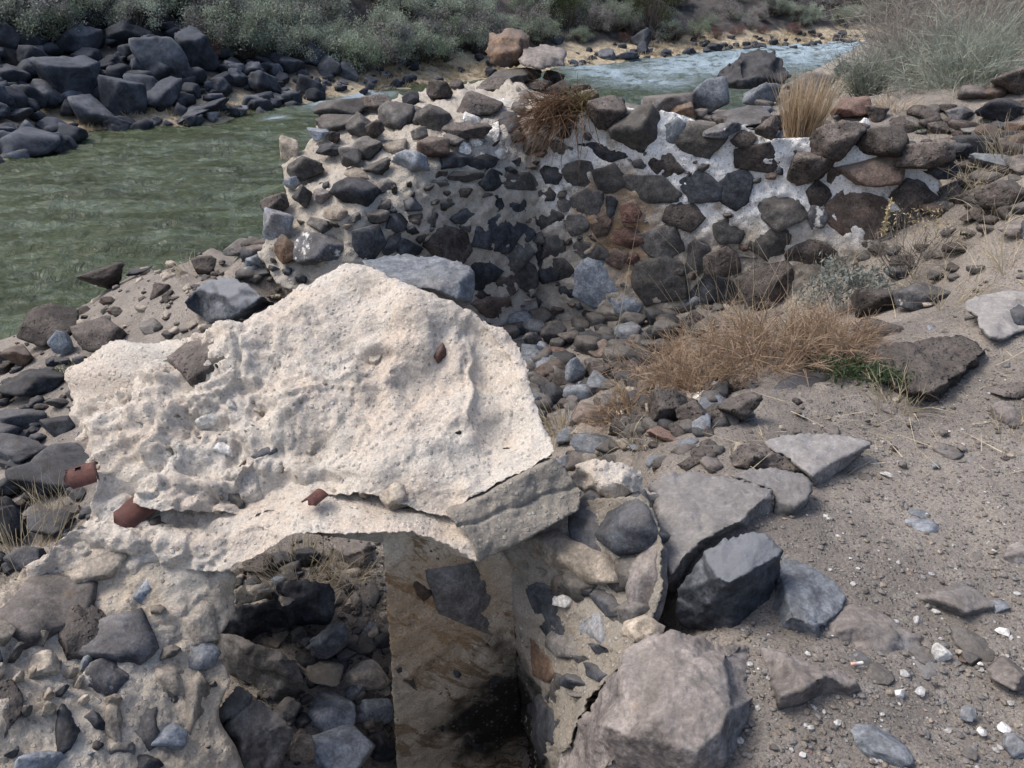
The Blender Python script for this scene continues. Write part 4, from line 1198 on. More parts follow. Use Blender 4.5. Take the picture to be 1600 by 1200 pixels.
# --- measured boulders and slabs on the right
E2 = (860, 600, 2.963); E3 = (860, 840, 3.333); E4 = (1180, 700, 3.81); E5 = (1180, 885, 3.81); E6 = (1060, 440, 2.963); E1 = (0, 380, 3.333)
facet("rock", zc(E2, [(705, 780, .17), (800, 715, .20), (930, 680, .21), (985, 690, .21), (1080, 765, .19), (1062, 850, .10), (1010, 1000, .02), (960, 1080, -.02), (890, 1170, -.05), (830, 1182, -.05), (720, 1135, -.05), (645, 1138, -.06), (600, 1112, -.05), (578, 1050, .0), (590, 960, .05)]),
      zc(E2, [(775, 900, .19), (830, 920, .19), (920, 870, .20), (1060, 800, .19), (770, 985, .12), (850, 1000, .10), (700, 1060, .03)]), ROCK['k'], T=.28, step=4, amp=.006, freq=20, seed=31,
      label="large angular dark basalt boulder with a flat pale top right of the pier", cat="rock")
facet("rock", zc(E3, [(40, 1420, -.5), (40, 1200, -.42), (60, 1100, -.36), (150, 960, -.22), (290, 770, -.07), (345, 690, .02), (385, 600, .07), (500, 500, .11), (640, 472, .12), (780, 490, .11), (880, 545, .09), (1060, 560, .02), (1112, 620, .0), (1160, 780, -.03), (1205, 960, -.06), (1275, 1200, -.08), (1330, 1420, -.12)]),
      zc(E3, [(370, 720, .07), (365, 880, .06), (300, 985, .045), (430, 1035, .07), (640, 1080, .10), (760, 1130, .09), (880, 1010, .115), (935, 900, .12), (915, 610, .11), (640, 700, .14), (560, 960, .12), (720, 940, .125), (330, 1150, -.06), (640, 1220, -.03), (900, 1250, -.03), (1020, 1000, .0), (1000, 750, .03), (180, 1150, -.25)]), ROCK['m'],
      T=.3, step=4, amp=.014, freq=11, seed=32, label="huge mauve-brown boulder at the bottom edge beside the black pier corner", cat="rock")
facet("rock", zc(E5, [(20, 480, .05), (150, 500, .085), (350, 560, .09), (480, 600, .085), (610, 690, .065), (622, 740, .02), (560, 790, .0), (350, 870, -.01), (160, 940, -.01), (130, 860, .03), (100, 700, .05)]),
      zc(E5, [(150, 770, .105), (300, 720, .11), (420, 650, .105), (560, 720, .07)]), ROCK['m'], T=.16, step=4, amp=.006, freq=18, seed=33, label="wedge-shaped grey stone with a sharp nose right of the huge boulder", cat="rock")
facet("rock", zc(E4, [(160, 640, .07), (300, 690, .06), (480, 790, .05), (540, 880, .04), (520, 960, .04), (400, 1060, .05), (375, 1172, .0), (280, 1145, -.01), (110, 1085, -.01), (85, 960, .0), (140, 740, .05)]),
      zc(E4, [(215, 1010, .085), (180, 850, .08), (360, 1050, .07), (300, 850, .08)]), ROCK['l'], T=.15, step=4, amp=.006, freq=18, seed=34, label="tilted pale stone leaning against the dark angular boulder's right side", cat="rock")
facet("rock", zc(E5, [(395, 290, .035), (430, 255, .03), (560, 210, .03), (700, 240, .025), (820, 300, .02), (1000, 400, .01), (1010, 440, .0), (960, 560, -.005), (800, 590, -.005), (660, 540, .0), (540, 500, .0), (440, 470, .005), (390, 420, .01)]),
      zc(E5, [(620, 340, .05), (800, 420, .035), (500, 380, .045)]), ROCK['m'], T=.12, step=4.2, amp=.010, freq=12, seed=35, soft=2, label="long low worn rock half buried in the path", cat="rock")
slab = "flat slab"
facet("rock", up(.03, zc(E2, [(430, 560, .03), (440, 470, .07), (500, 425, .10), (560, 400, .105), (700, 408, .105), (830, 428, .105), (1030, 488, .10), (1032, 620, .0), (1015, 690, -.03), (930, 700, -.03), (840, 705, -.02), (760, 745, -.03), (690, 800, -.04), (640, 860, -.05), (575, 960, -.08), (510, 960, -.05), (480, 890, -.02), (462, 780, .0), (455, 650, .02)])),
      up(.03, zc(E2, [(1020, 512, .10), (930, 580, .10), (890, 638, .098), (830, 660, .095), (760, 698, .09), (690, 738, .085), (640, 788, .075), (570, 880, .05), (620, 560, .105), (760, 560, .108), (500, 560, .09), (505, 680, .075), (510, 800, .05)])), ROCK['s'], T=.14, step=4, amp=.008, freq=14, seed=36,
      label="broad grey slab with a dark broken edge behind the angular boulder", cat="rock")
facet("rock", up(.03, zc(E2, [(832, 424, .085), (900, 400, .09), (1030, 388, .09), (1200, 430, .08), (1218, 462, .07), (1195, 560, -.01), (1140, 640, -.01), (1092, 700, -.02), (1040, 655, -.01), (1035, 560, .05), (1032, 492, .085)])),
      up(.03, zc(E2, [(1188, 538, .07), (1138, 570, .065), (1060, 545, .07), (1060, 460, .09)])), ROCK['s'], T=.12, step=4, amp=.006, freq=16, seed=37, label="mauve-grey slab with a crumbling corner at the path's edge, middle of three", cat="rock")
facet("rock", up(.03, zc(E2, [(990, 262, .06), (1080, 235, .065), (1330, 224, .065), (1480, 258, .055), (1502, 272, .05), (1420, 350, -.01), (1290, 440, -.015), (1250, 478, -.015), (1218, 470, .0), (1216, 430, .05), (1180, 405, .055), (1090, 332, .06), (1010, 292, .06)])),
      up(.03, zc(E2, [(1408, 322, .05), (1330, 352, .052), (1232, 412, .052), (1240, 300, .066)])), ROCK['s'], T=.10, step=4, amp=.006, freq=16, seed=38, label="thin pointed grey slab with a pale chipped edge, farthest of three", cat="rock")
facet("rock", up(.03, zc(E2, [(830, 332, .05), (880, 280, .06), (980, 268, .065), (1050, 318, .06), (1180, 388, .04), (1172, 412, .02), (1000, 390, .03), (850, 385, .03)])), up(.03, zc(E2, [(960, 330, .075)])), ROCK['v'], T=.1, step=4, amp=.012, freq=20, seed=39, label="low porous stone between the slabs and the pit", cat="rock")
facet("rock", zc(E6, [(410, 560, 2.86), (440, 500, 2.92), (500, 450, 2.97), (590, 420, 3.0), (690, 425, 3.0), (725, 470, 2.97), (720, 550, 2.90), (700, 590, 2.87), (620, 622, 2.80), (580, 656, 2.77), (490, 650, 2.77), (440, 620, 2.80)]), zc(E6, [(610, 530, 2.86), (520, 560, 2.83), (640, 480, 2.93)]), ROCK['d'], T=.14, D=(0, 1, -.3), mode='y', step=4, amp=.006, seed=40,
      label="upright dark slate with a rounded top beside the green plant", cat="rock")
facet("rock", zc(E6, [(820, 332, .10), (900, 310, .11), (1100, 270, .13), (1330, 250, .14), (1430, 310, .14), (1425, 345, .08), (1370, 410, .04), (1285, 490, .03), (1195, 565, .02), (1100, 555, .02), (1030, 515, .05), (960, 462, .07), (900, 420, .09)]), zc(E6, [(1400, 340, .14), (1340, 400, .135), (1250, 465, .125), (1150, 520, .11), (1080, 510, .11), (1100, 400, .13)]), ROCK['v'], T=.16, step=4, amp=.014, freq=16, seed=41,
      disp=lambda V, P2, N: -(1 - pits(V, 22, 44, .5) ** 2) * .012, label="big flat porous basalt slab right of the green plant", cat="rock")
facet("rock", up(.07, zc(E6, [(1320, 100, .11), (1400, 60, .12), (1520, 38, .13), (1600, 50, .13), (1680, 80, .14), (1680, 190, .12), (1570, 235, .09), (1500, 272, .08), (1440, 262, .09), (1390, 205, .10), (1388, 160, .11), (1330, 130, .11)])), up(.07, zc(E6, [(1500, 150, .125)])), ROCK['s'], T=.12, step=4.5, amp=.004, seed=42, label="smooth flat mauve slab lying in the path at the right edge", cat="rock")
facet("rock", zc(E6, [(60, 510, 2.98), (130, 498, 3.0), (160, 530, 2.98), (160, 570, 2.92), (182, 600, 2.88), (216, 690, 2.78), (190, 742, 2.70), (160, 766, 2.68), (100, 742, 2.70), (60, 705, 2.75), (0, 690, 2.80), (0, 640, 2.85), (40, 600, 2.9)]), zc(E6, [(110, 560, 2.88), (150, 650, 2.74), (90, 640, 2.78)]), ROCK['w'], T=.16, D=(-.2, 1, -.4), mode='y', step=4, amp=.016, freq=14, seed=43,
      label="knobbly white lime mortar lump on a dark rock at the pit's rim", cat="mortar lump")
rocks(E6, [(285, 605, 200, 200, 'v', "round porous brown rock beside the white mortar lump"), (920, 222, 230, 85, 'v'), (905, 85, 190, 160, 'v', "upright dark pointed rock below the silvery sagebrush"), (1130, 60, 260, 130, 'c'), (1540, 520, 180, 90, 'v'), (1530, 610, 170, 120, 'm'), (80, 620, 190, 170, 'v', "dark rock crusted with the white mortar lump"), (1120, 1090, 110, 80, 'l')],
      "on the ground right of the pit", "rocks right of the pit")
rocks(E4, [(1010, 475, 210, 170, 'l', "thin bluish flake lying flat in the path"), (1325, 675, 140, 90, 'g'), (920, 750, 110, 120, 'b'), (735, 690, 110, 60, 'g'), (1010, 810, 65, 50, 'p'), (945, 815, 60, 45, 'p'), (1190, 710, 90, 70, 'p'), (1120, 700, 70, 40, 'p'), (1385, 585, 80, 65, 'p'), (1270, 250, 80, 40, 'p'), (785, 158, 95, 28, 'p'), (630, 565, 90, 60, 'p'),
           (595, 805, 80, 50, 't'), (640, 890, 80, 40, 'g'), (1515, 405, 60, 30, 'w'), (1190, 900, 410, 250, 'm', "big mauve-grey angular stone lying loose on the path"), (1430, 930, 125, 110, 'l', "blue-grey wedge pebble beside the big loose stone on the path"), (1485, 880, 75, 55, 'r', "pink rounded pebble on the path"), (920, 890, 150, 110, 'g'), (955, 1025, 65, 85, 'p'), (890, 970, 45, 45, 'p'),
           (1475, 1090, 80, 75, 'p'), (1570, 640, 200, 200, 'm'), (300, 400, 60, 60, 'g'), (1480, 470, 90, 80, 'b')], "lying loose on the dusty path", "loose stones on the path", flat=.9)
rocks(E5, [(1110, 500, 115, 150, 'w', "lumpy blue-white stone on the path"), (740, 1040, 340, 290, 'l', "bluish rectangular stone sunk in the path near the bottom edge"), (1520, 640, 260, 240, 'm'), (1570, 1050, 180, 180, 'l', "blue-grey stone cut by the right edge of the picture"), (625, 570, 150, 95, 'd'), (720, 640, 180, 110, 'g'), (1300, 480, 260, 80, 'g'), (1280, 530, 120, 80, 'g'), (1215, 505, 45, 40, 't'), (1240, 555, 55, 40, 'o'),
           (890, 635, 55, 45, 'p'), (860, 760, 60, 80, 'p'), (1480, 960, 80, 60, 'p'), (1350, 980, 60, 60, 'p'), (300, 1100, 160, 160, 'r'), (1270, 880, 110, 60, 'l'), (1070, 690, 40, 40, 'b'), (530, 545, 35, 40, 'p'), (310, 490, 35, 30, 'p'), (1340, 580, 35, 30, 'w'), (980, 745, 70, 30, 'p')], "lying loose on the dusty path", "loose stones on the path", flat=.9)

# cigarette butt on the path
pb, tb = hit(*conv(E5, 592, 628, 1, 1)[:2])
V, F = [], []
n = 14
prof = [(-.5, .0), (-.5, .9), (-.47, 1.0), (-.1, 1.0), (-.09, .93), (.25, 1.0), (.45, .96), (.5, .85), (.5, 0)]
for a, r in prof:
    for k in range(n):
        th = 2 * math.pi * k / n
        V.append((a * .032, r * .004 * math.cos(th), r * .004 * math.sin(th)))
for j in range(len(prof) - 1):
    for k in range(n):
        F.append((j * n + k, j * n + (k + 1) % n, (j + 1) * n + (k + 1) % n, (j + 1) * n + k))
pm, pt, pbs = new_mat("cigarette_paper")
gg = G(pt)
tc = gg.node("ShaderNodeTexCoord")
gg.put(pbs.inputs["Base Color"], gg.mix(gg.ramp(gg.sep(tc.outputs["Object"])[0], -.004, -.003), (.66, .42, .34), (.70, .67, .62)))
o = link("cigarette_butt", mesh_of("cigarette_butt", np.array(V), np.array(F)), pm, label="white and orange cigarette butt on the path beside the wedge-shaped stone", cat="cigarette butt")
o.location = pb + np.array([0, 0, .03]); o.rotation_euler = (0, 0, .15)

# --- rubble in the pit
P8 = (740, 380, 3.478)
rocks(P8, [(110, 340, 190, 120, 'b'), (240, 320, 100, 85, 'd'), (330, 300, 105, 125, 'g'), (430, 260, 95, 80, 'g'), (380, 370, 65, 55, 'l'), (490, 365, 145, 130, 'd', "round dark basalt stone near the foot of the wall corner"), (260, 395, 150, 85, 'g'), (330, 480, 65, 75, 'l'), (310, 530, 130, 150, 'g'), (430, 480, 150, 150, 'g'), (520, 515, 125, 95, 'v'),
           (380, 570, 90, 85, 'l'), (440, 600, 135, 95, 'r'), (420, 700, 195, 170, 'b', "reddish-brown boulder in the pit right of the lintel's edge"), (555, 690, 110, 240, 'l', "tall pale grey prism stone standing in the pit"), (640, 700, 85, 100, 'g'), (710, 570, 195, 115, 'b'), (720, 690, 205, 135, 'v'), (880, 650, 145, 85, 'd'), (430, 830, 115, 85, 'g'), (640, 930, 245, 170, 'b', "brown triangular-topped stone beside the straw tuft in the pit"),
           (640, 1045, 230, 110, 't', "smooth tan stone below the triangular stone in the pit"), (760, 850, 135, 125, 'l'), (640, 800, 115, 100, 'g'), (860, 870, 80, 70, 'l'), (540, 860, 95, 65, 'g'), (1060, 900, 270, 260, 'v'), (680, 1095, 340, 70, 'l', "long flat blue-grey stone at the pit's near rim"), (1060, 1050, 250, 90, 'r'), (1000, 560, 170, 90, 'v'), (1030, 780, 90, 65, 'l'), (340, 760, 90, 110, 'g'),
           (200, 480, 110, 90, 'g'), (230, 560, 110, 110, 'd'), (580, 430, 90, 70, 'g'), (520, 620, 70, 60, 'd'), (950, 730, 110, 70, 'g'), (820, 780, 100, 60, 'g'), (900, 970, 120, 70, 'g'), (820, 960, 90, 70, 'v'), (1130, 700, 120, 70, 'g'), (1150, 780, 110, 70, 'v'), (470, 410, 70, 60, 'g'), (400, 430, 60, 60, 'g'), (680, 480, 120, 60, 'g'), (760, 500, 80, 50, 'b'), (600, 560, 70, 60, 'l'), (340, 640, 90, 80, 'd'), (290, 440, 70, 60, 'g'), (520, 770, 80, 60, 'v'), (860, 560, 110, 60, 'g'), (930, 500, 120, 60, 'd')],
      "in the rubble at the bottom of the pit", "rubble stones in the pit")
def rock_mass(name, specs, label, zf=None):
    """Stones past the number one can keep apart, joined by colour."""
    by = {}
    for (px, py, s_, hs, col, sd) in specs:
        _, t = hit(px, py + hs * .4, zf)
        W = s_ * t / FOC
        c = EYE + dirs((px, py)) * (t + .2 * W)
        V, F = SM[sd % len(SM)]
        th = sd * 1.7; c_, s2 = math.cos(th), math.sin(th)
        Q = V * np.array([W, W * .85, max(.5 * W, hs * t / FOC * .8) if hs > .4 * s_ else .16 * W])
        Q = np.stack([Q[:, 0] * c_ - Q[:, 1] * s2, Q[:, 0] * s2 + Q[:, 1] * c_, Q[:, 2]], 1)
        by.setdefault(col, []).append((Q + c, F))
    for col, parts in by.items():
        V, F = join(parts)
        link(name, mesh_of(name, V, F), ROCK[col], label=label, cat="rocks", kind="stuff")
SM = [rock_shape(40 + k, n=7 + k, sub=3, sharp=150, amp=.06) for k in range(6)]
rq = random.Random(8)
small = []
for k in range(230):
    px, py = rq.uniform(790, 1130), rq.uniform(445, 680)
    if py > 450 + (px - 790) * .05 and py < 700 - (1130 - px) * .15:
        s_ = rq.uniform(18, 52)
        small.append((px, py, s_, s_ * rq.uniform(.6, .9), rq.choice('ggvdvdgl'), rq.randrange(99)))
for k in range(120):
    px, py = rq.uniform(885, 1180), rq.uniform(600, 735)
    s_ = rq.uniform(12, 44)
    small.append((px, py, s_, s_ * rq.uniform(.5, .8), rq.choice('ggvmlvt'), rq.randrange(99)))
for k in range(120):
    s_ = rq.uniform(16, 34)
    small.append((rq.uniform(370, 610), rq.uniform(880, 1190), s_, s_ * .8, rq.choice('ggldvt'), rq.randrange(99)))
rock_mass("rubble", small, "small rubble filling the gaps between the bigger stones of the pit")
small = []
for k in range(70):
    px, py = rq.uniform(-360, 0), rq.uniform(560, 1100)
    s_ = rq.uniform(25, 110)
    small.append((px, py, s_, s_ * .7, rq.choice('dddvg'), rq.randrange(99)))
for k in range(80):
    px, py = rq.uniform(0, 150), rq.uniform(560, 880)
    s_ = rq.uniform(12, 30)
    small.append((px, py, s_, s_ * .75, rq.choice('dddv'), rq.randrange(99)))
for k in range(60):                                   # the left wall's end crumbling down the bank
    f = rq.random()
    px = 455 - 75 * f + rq.uniform(-28, 40); py = 285 + 145 * f + rq.uniform(-25, 20)
    s_ = rq.uniform(16, 52)
    small.append((px, py, s_, s_ * .7, rq.choice('ggvdml'), rq.randrange(99)))
for k in range(130):
    px = rq.uniform(120, 480); py = rq.uniform(395, 525)
    s_ = rq.uniform(6, 24)
    small.append((px, py, s_, s_ * .7, rq.choice('gvtg'), rq.randrange(99)))
for k in range(170):
    px, py = rq.uniform(960, 1600), rq.uniform(420, 740)
    s_ = rq.uniform(6, 18)
    small.append((px, py, s_, s_ * .7, rq.choice('gvtmgl'), rq.randrange(99)))
for k in range(90):
    px, py = rq.uniform(1280, 1600), rq.uniform(190, 440)
    if py < 190 + (1600 - px) * .1: continue
    s_ = rq.uniform(14, 44)
    small.append((px, py, s_, s_ * .65, rq.choice('gvvdmg'), rq.randrange(99)))
for k in range(70):
    px, py = rq.uniform(880, 1330), rq.uniform(128, 215)
    s_ = rq.uniform(12, 34)
    small.append((px, py, s_, s_ * .6, rq.choice('gvlmg'), rq.randrange(99)))
for k in range(70):
    px, py = rq.uniform(1370, 1600), rq.uniform(120, 340)
    if py < 100 + (1600 - px) * .45: continue
    s_ = rq.uniform(22, 66)
    small.append((px, py, s_, s_ * .6, rq.choice('gvvdmb'), rq.randrange(99)))
for k in range(60):
    px, py = rq.uniform(1600, 1950), rq.uniform(150, 700)
    s_ = rq.uniform(22, 90)
    small.append((px, py, s_, s_ * .6, rq.choice('gvvdms'), rq.randrange(99)))
for k in range(75):                                   # half-buried flat stones of the path
    px, py = rq.uniform(1220, 1950), rq.uniform(560, 1200)
    s_ = rq.uniform(20, 70)
    small.append((px, py, s_, s_ * .3, rq.choice('ssm'), rq.randrange(99)))
rock_mass("rubble", small, "small broken stones strewn over the ground")
# --- under the lintel
U7 = (300, 820, 3.158)
rocks(U7, [(830, 580, 170, 140, 'g'), (855, 740, 235, 235, 't', "rounded tan boulder against the stained pier in the pit"),
           (650, 745, 200, 160, 'g'), (670, 920, 300, 210, 'l'), (460, 925, 160, 155, 'g'), (900, 920, 200, 190, 'l'), (700, 1095, 390, 260, 'l', "pale fluted slab at the bottom of the pit under the lintel"), (545, 1100, 130, 210, 't'), (870, 325, 190, 100, 'g'), (410, 560, 130, 85, 't'), (520, 555, 100, 130, 'g'), (570, 150, 130, 120, 'd'), (235, 870, 180, 160, 't'),
           (430, 170, 150, 110, 'd'), (320, 200, 170, 110, 'v'), (930, 1090, 180, 180, 'd'), (760, 640, 110, 90, 'd'), (560, 660, 110, 100, 'd'), (760, 330, 120, 90, 'v'), (930, 580, 110, 120, 'd')],
      "in the pit under the lintel", "stones in the pit under the lintel")

facet("rock", zc(U7, [(90, 520, -.55), (130, 410, -.50), (220, 395, -.46), (330, 395, -.44), (400, 365, -.42), (420, 290, -.40), (560, 268, -.38), (680, 300, -.40), (705, 380, -.47), (690, 475, -.60), (560, 500, -.64), (480, 540, -.66), (400, 570, -.68), (300, 560, -.68), (200, 570, -.68), (120, 555, -.66)]),
      zc(U7, [(220, 460, -.52), (330, 440, -.49), (430, 400, -.45), (560, 360, -.43), (620, 430, -.52), (300, 510, -.58), (480, 470, -.54), (370, 490, -.6), (530, 410, -.52)]), ROCK['d'], T=.3, step=4, amp=.03, freq=9, seed=61, label="wide jagged dark rock across the pit under the lintel", cat="rock")
facet("mortar_lump", zc(U7, [(205, 330, -.40), (260, 300, -.38), (400, 270, -.37), (410, 330, -.39), (480, 350, -.40), (510, 370, -.42), (450, 400, -.44), (390, 370, -.44), (290, 400, -.46), (220, 380, -.45)]), zc(U7, [(330, 340, -.38)]), MAS, T=.08, step=4, amp=.02, freq=16, seed=66,
      label="pale mortar lump on the jagged dark rock under the lintel", cat="mortar lump")
facet("rock", zc(U7, [(93, 570, -.52), (140, 530, -.50), (220, 540, -.50), (330, 585, -.50), (430, 605, -.50), (520, 670, -.52), (570, 760, -.60), (572, 840, -.70), (480, 860, -.72), (380, 870, -.72), (300, 800, -.70), (180, 745, -.66), (105, 660, -.6)]),
      zc(U7, [(430, 670, -.50), (250, 610, -.50), (330, 680, -.56), (480, 740, -.58)]), ROCK['g'], T=.25, step=4, amp=.012, freq=10, seed=62, soft=3, label="long smooth dark boulder lying in the pit under the lintel", cat="rock")
facet("rock", zc(U7, [(568, 605, -.62), (590, 560, -.57), (690, 480, -.53), (760, 488, -.53), (777, 540, -.57), (765, 595, -.64), (700, 640, -.68), (660, 668, -.69), (600, 655, -.68)]), zc(U7, [(680, 540, -.54), (695, 605, -.62), (640, 590, -.57)]), ROCK['l'], T=.16, step=3.6, amp=.006, seed=63,
      label="pale faceted stone in the middle of the pit under the lintel", cat="rock")
facet("rock", zc(U7, [(112, 950, -.42), (150, 880, -.40), (230, 795, -.39), (297, 835, -.41), (300, 870, -.42), (345, 865, -.42), (440, 940, -.46), (502, 1010, -.50), (490, 1100, -.55), (440, 1200, -.58), (420, 1300, -.62), (240, 1300, -.55), (170, 1080, -.5)]), zc(U7, [(180, 960, -.40), (300, 880, -.41), (250, 1050, -.45), (380, 1010, -.46)]), ROCK['g'], T=.25, step=4, amp=.010, freq=14, seed=64,
      disp=lambda V, P2, N: -.02 * np.exp(-((P2[:, 1] - (1127 - (P2[:, 0] - 355) * .95)) / 2.5) ** 2), label="big cracked grey-brown block wedged against the left pier", cat="rock")
facet("rock", zc(U7, [(680, 85, 2.72), (850, 85, 2.74), (925, 95, 2.8), (925, 200, 2.72), (885, 272, 2.62), (790, 280, 2.58), (758, 240, 2.60), (700, 170, 2.66)]), zc(U7, [(855, 110, 2.62), (860, 190, 2.58), (790, 235, 2.56), (760, 150, 2.6)]), ROCK['m'], T=.2, D=(0, 1, -.3), mode='y', step=3.6, amp=.006, seed=65,
      label="mauve block with a dark right side behind the straw under the lintel", cat="rock")
# --- left bank
facet("rock", zc(E1, [(958, 310, -.42), (1020, 240, -.36), (1090, 190, -.3), (1200, 178, -.27), (1300, 220, -.28), (1360, 275, -.32), (1440, 320, -.40), (1430, 370, -.62), (1330, 460, -.7), (1200, 485, -.72), (1110, 478, -.72), (1060, 440, -.62), (1055, 372, -.52), (1000, 350, -.48)]),
      zc(E1, [(1165, 405, -.47), (1280, 352, -.40), (1362, 292, -.34), (1120, 395, -.48), (1180, 280, -.33)]), ROCK['k'], T=.35, step=4, amp=.012, freq=9, seed=51, label="large dark boulder with a grey flat top on the sandy bank behind the lintel", cat="rock")
facet("rock", zc((480, 380, 3.333), [(285, 78, 2.98), (500, 56, 3.15), (650, 63, 3.15), (770, 88, 3.08), (850, 118, 3.0), (874, 160, 2.9), (872, 225, 2.84), (850, 300, 2.78), (790, 290, 2.72), (660, 240, 2.74), (540, 220, 2.76), (320, 130, 2.9)]), zc((480, 380, 3.333), [(735, 152, 2.80), (850, 128, 2.92), (800, 190, 2.76), (600, 170, 2.84)]), ROCK['l'], T=.3, D=(0, .8, -.5), mode='y', step=4, amp=.006, freq=14, seed=52,
      label="blue-grey faceted slab lying behind the lintel's peak", cat="rock")
rocks(E1, [(545, 190, 240, 190, 'v', "dark humped boulder at the water's edge, grey on top"), (725, 145, 135, 60, 'd'), (890, 85, 250, 95, 'l', "flat pale slab at the river's edge behind the dry grass"), (1060, 125, 140, 130, 'v'), (830, 245, 115, 100, 'v'), (250, 430, 360, 270, 'v', "big porous black-brown boulder at the left river bank"), (505, 495, 280, 220, 'v', "rounded porous boulder in front of the big one on the left bank"), (105, 585, 210, 180, 'o', "rusty porous boulder at the left edge by the water"),
           (325, 520, 110, 180, 'l'), (160, 730, 330, 210, 'd'), (90, 910, 300, 200, 'd'), (300, 945, 190, 140, 'd'), (90, 1075, 280, 190, 'd'), (290, 1150, 340, 190, 'd'), (560, 300, 115, 70, 'b'), (780, 440, 130, 60, 'g'), (1250, 30, 170, 110, 'g'), (1375, 75, 130, 85, 'g'), (910, 290, 50, 25, 'b'), (10, 660, 120, 90, 'v'), (300, 830, 120, 90, 'g'), (440, 350, 90, 60, 'v'), (600, 350, 70, 60, 'b')],
      "on the left river bank", "rocks on the left river bank")
rocks((0, 700, 3.333), [(280, 130, 380, 260, 'd'), (40, 400, 200, 280, 'd'), (150, 570, 190, 190, 'd'), (50, 190, 200, 170, 'd'), (250, 400, 240, 190, 'd'), (60, 60, 200, 90, 'd'), (400, 230, 120, 90, 'd'), (350, 330, 140, 90, 'v'), (40, 620, 110, 100, 'd'), (180, 330, 120, 80, 'g')], "in the shadowed hollow left of the lintel", "rocks in the hollow left of the lintel")

# --- top of the left wall and the terrace behind
P2_ = (400, 0, 2.857)
facet("rock", zc(P2_, [(1030, 190, 7.1), (1040, 150, 7.25), (1130, 125, 7.4), (1190, 130, 7.4), (1220, 175, 7.2), (1215, 230, 7.05), (1170, 290, 6.95), (1110, 300, 6.9), (1050, 285, 6.95), (1028, 250, 7.0)]), zc(P2_, [(1100, 155, 7.0), (1180, 170, 6.98), (1090, 240, 6.86), (1170, 230, 6.9)]), ROCK['o'], T=.4, D=(0, 1, -.1), mode='y', step=3.6, amp=.02, freq=7, seed=53,
      label="big rusty-brown boulder perched highest on the ruined wall", cat="rock")
facet("rock", zc(P2_, [(1165, 260, 6.8), (1200, 215, 7.0), (1280, 200, 7.1), (1370, 215, 7.1), (1388, 245, 6.95), (1385, 290, 6.75), (1320, 300, 6.7), (1270, 312, 6.65), (1190, 290, 6.68)]), zc(P2_, [(1270, 260, 6.72), (1370, 255, 6.8), (1210, 250, 6.76)]), ROCK['m'], T=.4, D=(0, 1, -.1), mode='y', step=3.6, amp=.02, freq=7, seed=54,
      label="grey flat-topped boulder beside the perched brown boulder", cat="rock")
rocks(P2_, [(725, 360, 160, 85, 'l'), (740, 412, 115, 52, 'v'), (920, 340, 205, 125, 'l', "pale blue-grey block below the perched brown boulder"), (820, 300, 75, 85, 'd'), (1050, 292, 85, 42, 'g'), (1120, 350, 310, 95, 'g'), (1330, 345, 105, 75, 'v'), (1050, 400, 130, 42, 'g'), (840, 432, 105, 80, 'v'), (1460, 350, 110, 75, 'm'), (990, 262, 95, 45, 'w', "white mortar-crusted stone below the perched boulder"),
            (1250, 380, 140, 60, 'v'), (1340, 400, 130, 60, 'v'), (1180, 410, 120, 50, 'g'), (640, 430, 90, 50, 'g')], "on top of the ruined left wall", "rocks on the left wall's top", t=None)
B3 = (800, 0, 4.0)
rocks(B3, [(620, 560, 410, 95, 'm'), (800, 585, 210, 95, 'l'), (980, 650, 310, 160, 'm', "broad flat mauve-grey boulder behind the back wall"), (1240, 610, 290, 270, 'l', "pale greenish boulder behind the back wall beside the dark river boulder"), (1070, 690, 155, 120, 'o', "rust-lichened stone behind the back wall"), (440, 480, 150, 85, 'm'), (480, 600, 140, 100, 'b'), (860, 650, 100, 70, 'l')], "on the terrace behind the back wall", "rocks behind the back wall")
B4 = (1100, 0, 3.2)
facet("rock", zc(B4, [(80, 375, 8.6), (110, 330, 8.8), (170, 290, 9.0), (185, 255, 9.1), (260, 245, 9.2), (350, 255, 9.2), (380, 290, 9.0), (440, 375, 8.6), (400, 420, 8.4), (200, 440, 8.3), (110, 410, 8.4)]), zc(B4, [(180, 310, 8.6), (340, 290, 8.65), (350, 390, 8.35), (200, 390, 8.3)]), ROCK['d'], T=.6, D=(0, 1, -.2), mode='y', step=4, amp=.03, freq=5, seed=55,
      label="large dark boulder with a tan patch standing at the river's edge behind the wall", cat="rock")
rocks(B4, [(280, 475, 195, 145, 'l'), (695, 345, 85, 85, 'd'), (190, 600, 290, 90, 'c'), (735, 550, 195, 115, 'r'), (860, 570, 115, 95, 'v'), (800, 625, 65, 75, 'w'), (340, 625, 105, 120, 'v'), (1560, 420, 330, 200, 'v', "long dark mauve outcrop under the bushes at the right edge"), (1490, 560, 260, 160, 'd'), (1290, 565, 160, 85, 'c'), (1360, 720, 260, 150, 'd'), (1390, 660, 210, 85, 'g'), (1490, 820, 330, 130, 'l', "pale slab with a dark undercut at the right edge"),
           (1500, 980, 320, 210, 'v', "big porous boulder at the right edge below the pale slab"), (1180, 640, 120, 80, 'v'), (560, 430, 230, 140, 'm'), (950, 650, 120, 90, 'g'), (1050, 620, 130, 80, 'g'), (1570, 660, 120, 120, 'o'), (1230, 820, 150, 90, 'd'), (1420, 1060, 160, 110, 'v'), (1560, 1150, 180, 90, 'm'), (1300, 930, 130, 90, 'v')], "on the slope at the wall's right end", "rocks at the wall's right end")

